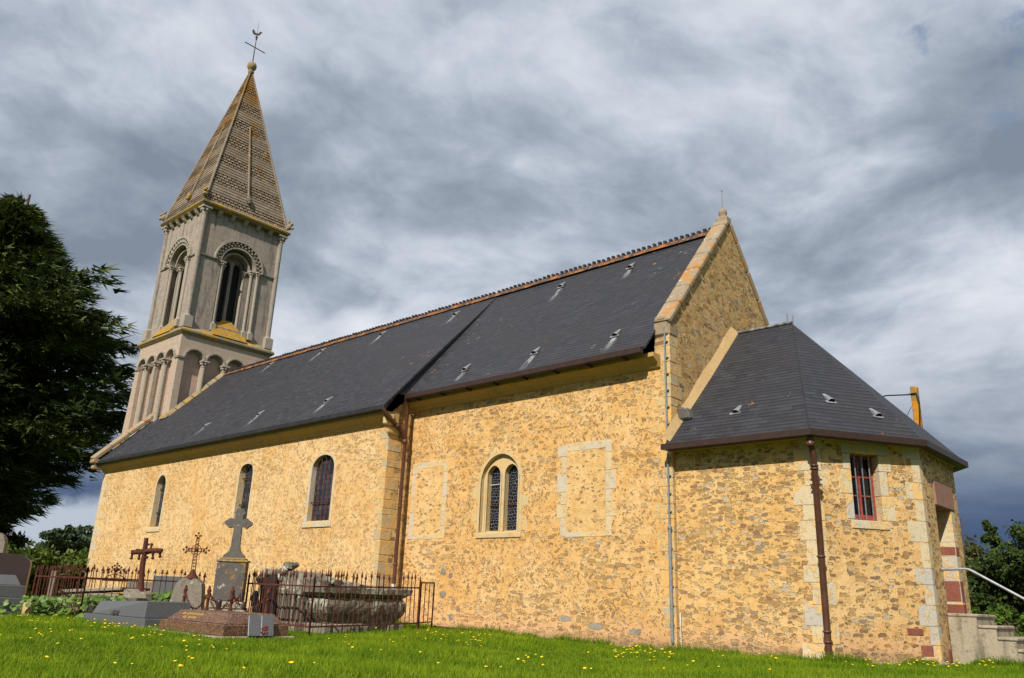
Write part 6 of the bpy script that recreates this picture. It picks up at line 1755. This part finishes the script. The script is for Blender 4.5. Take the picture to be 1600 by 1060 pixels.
# --- yew at the left ---------------------------------------------------
def yew():
    rng = np.random.default_rng(5); rg = random.Random(5)
    bx_, by_ = -39.8, -1.9
    root = thing("yew_tree", (bx_, by_, 0), "huge dark evergreen yew standing left of the church", "tree")
    mb = MB(); T = Vector((bx_, by_, 0))
    trunk_pts = [T + Vector((0, 0, -.3)), T + Vector((.1, 0, 2.5)) * 1, T + Vector((.0, .2, 7.5)), T + Vector((.2, .1, 13)), T + Vector((.0, .3, 21.3))]
    mb.tube(trunk_pts, [.75, .6, .48, .3, .06], 12, .5)
    mb.build("trunk", M['bark'], root)
    Cs = []; As = []; Bs = []; Ts = []
    br = MB()
    nb = 430
    for i in range(nb):
        h = 1.9 + 19.9 * (i / nb) ** .93 + rg.uniform(-.35, .35)
        t = h / 23.5
        Rw = float(np.interp(h, [1.5, 3.3, 4.6, 6.5, 9.5, 13, 15.7, 17.2, 18.1, 19.2, 20.6, 21.8], [2.6, 2.9, 4.4, 6.3, 7.4, 7.0, 6.3, 5.0, 2.7, 2.2, 1.8, .5]))
        Rw *= .96 * rg.choice((.42, .62, .80, .92, 1.02, 1.16)) * rg.uniform(.92, 1.06)
        az = rg.uniform(0, 2 * math.pi)
        d = Vector((math.cos(az), math.sin(az), 0))
        st = T + Vector((0, 0, h * .93))
        lift = rg.uniform(-.05, .22) + .12 * (t - .4)
        pts = []
        for k in range(7):
            q = k / 6
            pts.append(st + d * Rw * q + Vector((0, 0, Rw * .8 * (lift * q + (.12 * t - .02) * q * q))) + Vector((rg.uniform(-.12, .12), rg.uniform(-.12, .12), rg.uniform(-.1, .1))) * q)
        if i % 3 == 0: br.tube(pts[:5], [.09, .075, .06, .045, .02], 5, .5)
        n = int(60 + 170 * Rw / 7.5)
        q = rng.random(n) ** .60
        seg = np.minimum((q * 6).astype(int), 5); fr = (q * 6 - seg)[:, None]
        PP = np.array([tuple(p) for p in pts]); C_ = PP[seg] * (1 - fr) + PP[seg + 1] * fr
        side = np.array([-d.y, d.x, 0]); sw = rng.normal(size=n) * (.16 + .42 * (1 - np.abs(q - .55))) * (.5 + Rw / 8)
        C_ = C_ + side * sw[:, None] + np.array([0, 0, 1]) * (rng.normal(size=n) * .16 - np.abs(sw) * .22)[:, None]
        dirv = np.array([d.x, d.y, -.12]) + side * np.sign(sw)[:, None] * .9 * rng.random((n, 1)) + rng.normal(size=(n, 3)) * .25
        dirv /= np.linalg.norm(dirv, axis=1)[:, None]
        nn_ = np.cross(dirv, np.array([0, 0, 1.0]) + rng.normal(size=(n, 3)) * .5); nn_ /= np.linalg.norm(nn_, axis=1)[:, None]
        L_ = (.17 + .19 * rng.random(n))[:, None]
        Cs.append(C_); As.append(nn_ * L_ * .26); Bs.append(dirv * L_); Ts.append(np.full(n, rg.random()) * .6 + rng.random(n) * .4)
    br.build("limbs", M['bark'], root)
    Cs, As, Bs, Ts = map(np.concatenate, (Cs, As, Bs, Ts))
    # each twig: a fan of three needle blades
    C3 = np.repeat(Cs, 3, 0) + rng.normal(size=(len(Cs) * 3, 3)) * .05
    B3 = np.repeat(Bs, 3, 0) + rng.normal(size=(len(Cs) * 3, 3)) * .06
    A3 = np.repeat(As, 3, 0)
    quads_mesh("crown", C3, A3, B3, np.repeat(Ts, 3), M['yew'], root, tri=True)
yew()

def bush(name, label, cat, x, y, z, clumps, leaf, m, seed, per=260, trunk=None, group=None, asp=.5, shell=.5, stems=True):
    """clumps: list of (dx, dy, dz, r)"""
    rng = np.random.default_rng(seed)
    root = thing(name, (x, y, z), label, cat, group)
    c = np.array([(x + a, y + b, z + d) for a, b, d, r in clumps]); r = np.array([q[3] for q in clumps])
    # break each clump up into smaller tufts
    k = 9
    sub = np.repeat(c, k, 0) + rnd_unit(len(c) * k, rng) * (np.repeat(r, k) * (.35 + .6 * rng.random(len(c) * k)))[:, None]
    sr = np.repeat(r, k) * (.22 + .24 * rng.random(len(c) * k))
    P, A, B, T_ = leaf_cloud(rng, sub, sr, max(6, per // k), leaf, asp, .85, shell)
    ok = P[:, 2] > z - .05; 
    quads_mesh("crown" if trunk else "foliage", P[ok], A[ok], B[ok], T_[ok], m, root)
    mb = MB(); rg = random.Random(seed)
    th, tr_ = trunk or (.5, .05)
    top = Vector((x, y, z + th)); mb.tube([(x, y, z - .3), (x + .03, y, z + th * .5), tuple(top)], [tr_, tr_ * .8, tr_ * .6], 8, .5)
    for a, b, d, q in clumps[:14]: mb.tube([top - Vector((0, 0, th * .3)), top.lerp(Vector((x + a, y + b, z + d)), .5), Vector((x + a, y + b, z + d))], [tr_ * .5, tr_ * .32, tr_ * .12], 5, .5)
    mb.build("trunk" if trunk else "stem", M['bark'], root)
    return root
def clumps_box(seed, n, wx, wy, z0, z1, r0, r1):
    rg = random.Random(seed); return [(rg.uniform(-wx, wx), rg.uniform(-wy, wy), rg.uniform(z0, z1), rg.uniform(r0, r1)) for _ in range(n)]

# hedge on the right behind the steps: a row of separate shrubs
lab_r = ["olive rounded shrub just right of the apse wall", "dark shrub with an upright leafy spray above the hedge line", "dense dark green shrub at the right picture edge", "low bright green shrub at the foot of the right hedge"]
bush("garden_shrub", lab_r[0], "shrub", -2.2, 24.6, 0.0, clumps_box(1, 26, 1.7, 1.3, .7, 3.4, .6, 1.0), .085, M['shrub2'], 31, per=620, trunk=None)
bush("garden_shrub", lab_r[1], "shrub", .1, 23.4, 0.0, clumps_box(2, 28, 1.6, 1.3, .5, 3.1, .6, 1.0) + [(.1, 0, 3.6, .35), (.15, 0, 4.0, .22), (.0, 0, 4.3, .14)], .085, M['shrub'], 32, per=620)
bush("garden_shrub", lab_r[2], "shrub", 2.6, 23.0, 0.0, clumps_box(3, 30, 1.7, 1.3, .5, 3.4, .6, 1.05), .085, M['shrub'], 33, per=620)
bush("garden_shrub", lab_r[3], "shrub", .9, 21.4, 0.0, clumps_box(4, 7, .9, .5, .3, .9, .35, .5), .07, M['broad'], 34, per=300)
mb = MB(); q = Vector((-1.0, 24.0, 0)); mb.tube([q + Vector((0, 0, 2.5)), q + Vector((.05, 0, 4.6))], .02, 5); 
for k in range(5): mb.tube([q + Vector((.02, 0, 3.6 + k * .2)), q + Vector((.02 + (.25 if k % 2 else -.25), 0, 3.85 + k * .2))], .010, 4)
o = mb.build("bare_sapling", M['bark']); tag(o, "thin bare sapling sticking up above the right hedge", "sapling")

# hedge on the left behind the churchyard: long clipped mass = one hedge per stretch
def hedge(name, label, x0, y0, x1, y1, h, seed, m, leaf=.10):
    rng = np.random.default_rng(seed); L = math.hypot(x1 - x0, y1 - y0)
    root = thing(name, ((x0 + x1) / 2, (y0 + y1) / 2, 0), label, "hedge")
    n = int(L * 16); t = rng.random(n)
    dx_, dy_ = (x1 - x0) / L, (y1 - y0) / L
    c = np.stack([x0 + (x1 - x0) * t - dy_ * rng.uniform(-.7, .7, n), y0 + (y1 - y0) * t + dx_ * rng.uniform(-.7, .7, n), rng.uniform(.15, h - .25, n)], 1)
    P, A, B, T_ = leaf_cloud(rng, c, rng.uniform(.28, .5, n), 110, leaf, .5, .9, .4)
    P[:, 2] += .12 * np.sin(P[:, 0] * .9 + P[:, 1] * .6)
    quads_mesh("foliage", P, A, B, T_, m, root)
    mb = MB(); rg = random.Random(seed)
    for k in range(int(L)):
        q = (k + .5) / int(L); p = Vector((x0 + (x1 - x0) * q, y0 + (y1 - y0) * q, 0)); mb.tube([p - Vector((0, 0, .2)), p + Vector((rg.uniform(-.2, .2), 0, h * .7))], [.07, .03], 5, .5)
    mb.build("stem", M['bark'], root)
hedge("boundary_hedge", "long green hedge behind the graves left of the nave", -20.4, -8.6, -26.2, .6, 1.75, 41, M['hedge'])
hedge("field_hedge", "taller dark hedge under the yew behind the long green one", -36.5, -14.0, -42.0, 9.0, 3.0, 42, M['shrub2'], .12)
# far trees seen between yew and nave
def far_tree(x, y, h, wd_, seed, label):
    rg = random.Random(seed)
    cl = [(rg.uniform(-wd_, wd_) * .7, rg.uniform(-wd_, wd_) * .7, h * rg.uniform(.35, .86), wd_ * rg.uniform(.28, .5)) for _ in range(16)]
    bush("far_tree", label, "tree", x, y, 0, cl, .42, M['far'], seed, per=340, trunk=(h * .5, .35), group=None)
far_tree(-138, 39.5, 9.4, 4.6, 51, "round-topped distant tree between the yew and the nave")
far_tree(-134, 36.0, 6.6, 4.0, 52, "lower distant tree nearest to the yew skirt")
far_tree(-142, 45.5, 9.0, 3.4, 53, "distant tree touching the nave corner")

# broad-leaved plants in the railed plot
def broad(name, label, cx, cy, n, w_, h, seed, leaf=.07):
    rng = np.random.default_rng(seed); root = thing(name, (cx, cy, gz(cx, cy)), label, "plant")
    P = np.stack([cx + rng.normal(size=n) * w_ * .45, cy + rng.normal(size=n) * w_ * .35, gz(cx, cy) + h * rng.random(n) ** .8], 1)
    up = rnd_unit(n, rng) * .55 + np.array([0.25, -.55, .75]); up /= np.linalg.norm(up, axis=1)[:, None]
    a = np.cross(up, rnd_unit(n, rng)); a /= np.linalg.norm(a, axis=1)[:, None]; b = np.cross(up, a)
    s_ = leaf * (.6 + .7 * rng.random(n))[:, None]
    # hexagonal leaves
    ring_ = [(1, 0), (.55, .62), (-.45, .6), (-1, 0), (-.45, -.6), (.55, -.62)]
    V = np.stack([P + a * s_ * p + b * s_ * q + up * s_ * (.18 * (p * p)) for p, q in ring_], 1).reshape(-1, 3) - np.array(ORG[root.name])
    me = bpy.data.meshes.new("leaves"); me.from_pydata(V.tolist(), [], (np.arange(n * 6).reshape(-1, 6)).tolist())
    at = me.attributes.new('tone', 'FLOAT', 'FACE'); at.data.foreach_set('value', rng.random(n).astype(np.float32)); me.materials.append(M['broad'])
    o = bpy.data.objects.new("leaves", me); link(o, root)
    mb = MB(); rg = random.Random(seed)
    for k in range(14): mb.tube([(cx, cy, gz(cx, cy) - .05), (cx + rg.gauss(0, w_ * .35), cy + rg.gauss(0, w_ * .3), gz(cx, cy) + h * .7)], .008, 4)
    mb.build("stem", M['stem'], root)
broad("leafy_plant", "broad-leaved plant at the front corner of the left railing", -12.3, -6.1, 300, 1.0, .42, 61)
broad("leafy_plant", "broad-leaved clump filling the middle of the railed plot", -11.3, -5.2, 420, 1.2, .46, 62)
broad("leafy_plant", "broad-leaved clump against the rubble base of the rusty cross", -10.6, -4.4, 300, .95, .52, 63)
broad("leafy_plant", "leafy tuft right of the rubble base below the grey headstone", -9.7, -4.55, 200, .45, .62, 64)
fb = thing("flower_pot", (-10.6, -8.0, .0), "pale yellow bouquet in a pot at the left picture edge", "flowers")
rg = random.Random(6); mb = MB(); mb.lathe((-10.6, -8.0, .0), [(.08, -.05), (.12, .12), (.11, .14)], 10); mb.build("pot", M['granite_dark'], fb)
mb = MB()
for k in range(60): mb.ball((-10.6 + rg.gauss(0, .09), -8.0 + rg.gauss(0, .09), .24 + rg.gauss(0, .05)), rg.uniform(.018, .03), 6)
mb.build("blooms", M['pale'], fb)

# --- grass -------------------------------------------------------------
def in_church(x, y):
    return ((x < 2.65) & (y > -.02) | (x < -7.4) & (y > -.80) | (x < 3.9) & (y > 1.7) | ((x >= 2.6) & (x < 3.9) & (y > .10 + (x - 2.6) * 1.42)) | (x > 3.7) & (x < 5.35) & (y > 2.3) & (y < 3.6))
def solid(x, y):
    s_ = (x > bx0 - .08) & (x < bx1 + .02) & (y > by0 - .08) & (y < by1) | (x > gx0) & (x < gx1) & (y > gy0) & (y < gy1) | (x > -7.75) & (x < -5.42) & (y > -5.62) & (y < -4.62) | (x > -6.9) & (x < -4.9) & (y > -4.15) & (y < -1.9) | (x > -16.6) & (x < -12.75) & (y > -7.35) & (y < -6.25)
    return s_
def gz_np(x, y):
    f = np.vectorize(gz); return f(x, y)
def grass():
    rng = np.random.default_rng(77)
    Rt = np.array(rot)  # columns: camera axes
    parts = []
    N = 900000
    x = rng.uniform(-20, 12, N); y = rng.uniform(-14, 9, N)
    d = np.hypot(x - CAMX, y - CAMY)
    rel = np.stack([x - CAMX, y - CAMY, np.full(N, -.73)], 1) @ Rt
    px_ = rel[:, 0] / -rel[:, 2]; py_ = rel[:, 1] / -rel[:, 2]
    vis = (rel[:, 2] < 0) & (np.abs(px_) < .72) & (py_ > -.56) & (py_ < .2)
    keep = vis & ~in_church(x, y) & ~solid(x, y) & (d > 5.5) & (rng.random(N) < np.clip(1.25 - d * .028, .35, 1))
    # thin along the apron
    apl = np.interp(x, [-8.0, -7.0, -5.8, -3.8, -1.0, 1.5, 2.75, 3.35, 4.15], [-1.45, -1.35, -.75, -.34, -.20, -.12, -.10, .6, 1.7])
    keep &= ~((y > apl) & (x > -8.0) & (x < 4.1) & (rng.random(N) < .93))
    x, y, d = x[keep], y[keep], d[keep]
    z = gz_np(x, y)
    n = len(x)
    patch = .5 + .5 * np.sin(x * .9 + np.sin(y * 1.3) * 1.5) * np.cos(y * .8 - x * .3)
    tuft = np.clip(np.sin(x * 3.7 + np.sin(y * 2.9) * 2) * np.sin(y * 4.3 + np.cos(x * 2.1) * 2) - .45, 0, 1)
    h = (.026 + .045 * rng.random(n)) * (.65 + .6 * patch + 1.6 * tuft) * (1 + (d > 14) * .2)
    lean = rng.normal(size=(n, 2)) * .38
    P = np.stack([x, y, z - .005], 1)
    top = np.stack([lean[:, 0] * h, lean[:, 1] * h, h], 1)
    az = rng.uniform(0, np.pi, n)
    w_ = (.0030 + .0022 * rng.random(n)) * (1 + .05 * d)
    A = np.stack([np.cos(az) * w_, np.sin(az) * w_, np.zeros(n)], 1)
    dry = np.clip(np.sin(x * 1.9 - y * .7) * np.sin(y * 2.6 + x * .5), 0, 1)
    tone = np.clip(.10 + .35 * rng.random(n) + .22 * patch - .45 * tuft + .30 * dry + .35 * rng.random(n) ** 3, 0, 1)
    o = quads_mesh("grass", P, A, top * .5, tone, M['blade'], None, tri=True)
    tag(o, kind="stuff")
    # taller weeds along the wall foot
    M_ = 7000
    t = rng.random(M_); foot = np.array([(-6.5, -1.0), (-4.8, -.55), (-2.5, -.30), (0, -.24), (2.7, -.20), (3.3, .55), (4.1, 1.7), (4.9, 2.2)])
    sg_ = np.minimum((t * 7).astype(int), 6); fr = (t * 7 - sg_)[:, None]
    q = foot[sg_] * (1 - fr) + foot[sg_ + 1] * fr + rng.normal(size=(M_, 2)) * .06
    cl = .5 + .5 * np.sin(q[:, 0] * 5.1) * np.sin(q[:, 0] * 2.3 + 1)
    k = cl > .35; q = q[k]; cl = cl[k]; m_ = len(q)
    h = .05 + .17 * rng.random(m_) ** 1.5 * cl
    P = np.stack([q[:, 0], q[:, 1], gz_np(q[:, 0], q[:, 1])], 1)
    top = np.stack([rng.normal(size=m_) * .4 * h, rng.normal(size=m_) * .4 * h, h], 1)
    az = rng.uniform(0, np.pi, m_); A = np.stack([np.cos(az), np.sin(az), np.zeros(m_)], 1) * .009
    tag(quads_mesh("weeds", P, A, top * .5, rng.random(m_) * .6, M['blade'], None, tri=True), kind="stuff")
grass()

# --- yellow flowers --------------------------------------------------------
def flowers():
    rg = random.Random(19)
    mb = MB(); 
    mb.lathe((0, 0, .085), [(.002, -.006), (.013, .0), (.016, .004), (.010, .009), (.0, .010)], 9); 
    for k in range(9):
        a = 2 * math.pi * k / 9; c_, s_ = math.cos(a), math.sin(a)
        mb.add([(.008 * c_ - .004 * s_, .008 * s_ + .004 * c_, .088), (.020 * c_, .020 * s_, .091), (.008 * c_ + .004 * s_, .008 * s_ - .004 * c_, .088)], [(0, 1, 2)])
    head = mb.build("yellow_flower", M['flower']); me = head.data
    mb = MB(); mb.tube([(0, 0, -.01), (.003, .002, .05), (0, 0, .084)], .0022, 4, cap=False); stm = mb.build("stem", M['stem'], None)
    me.materials.append(M['stem'])
    import bmesh
    bm = bmesh.new(); bm.from_mesh(me); nf = len(bm.faces); bm.from_mesh(stm.data); bm.faces.ensure_lookup_table()
    for f_ in bm.faces[nf:]: f_.material_index = 1
    bm.to_mesh(me); bm.free(); bpy.data.objects.remove(stm)
    spots = []
    def clusterpx(px0, py0, sx_, sy_, n):
        for _ in range(n):
            px = rg.gauss(px0, sx_); py = rg.gauss(py0, sy_)
            v = rot @ Vector(((px - 800) / 1260, -(py - 530) / 1260, -1))
            if v.z > -.012: continue
            t = (-CAMZ + .03 + .0) / v.z; x, y = CAMX + v.x * t, CAMY + v.y * t
            if bool(in_church(np.array([x]), np.array([y]))[0]) or bool(solid(np.array([x]), np.array([y]))[0]): continue
            if math.hypot(x - CAMX, y - CAMY) > 26 or math.hypot(x - CAMX, y - CAMY) < 6.5: continue
            spots.append((x, y))
    for c in ((175, 975, 26, 7, 44), (60, 965, 30, 9, 20), (90, 990, 50, 14, 16), (230, 990, 22, 8, 14), (300, 1010, 40, 8, 12), (545, 985, 20, 5, 12), (560, 1005, 60, 12, 12), (690, 998, 26, 4, 22), (745, 1006, 14, 4, 14), (820, 1035, 12, 3, 8), (985, 1020, 22, 5, 26), (1030, 1028, 18, 4, 16), (1420, 1040, 45, 3, 26), (1520, 1042, 40, 3, 16), (1180, 1030, 60, 8, 8), (700, 1040, 260, 12, 14), (300, 1045, 160, 10, 8)):
        clusterpx(*c)
    lab = "small yellow wildflower standing in the lawn"
    first = True
    for (x, y) in spots[:280]:
        if first: o = head; first = False
        else: o = head.copy(); COL.objects.link(o)
        o.location = (x, y, gz(x, y) + rg.uniform(-.035, .0)); s_ = rg.uniform(.85, 1.35); o.scale = (s_, s_, s_)
        o.rotation_euler = (rg.uniform(-.3, .3), rg.uniform(-.3, .3), rg.uniform(0, 6))
        tag(o, lab, "flower", "yellow flowers scattered over the lawn")
flowers()
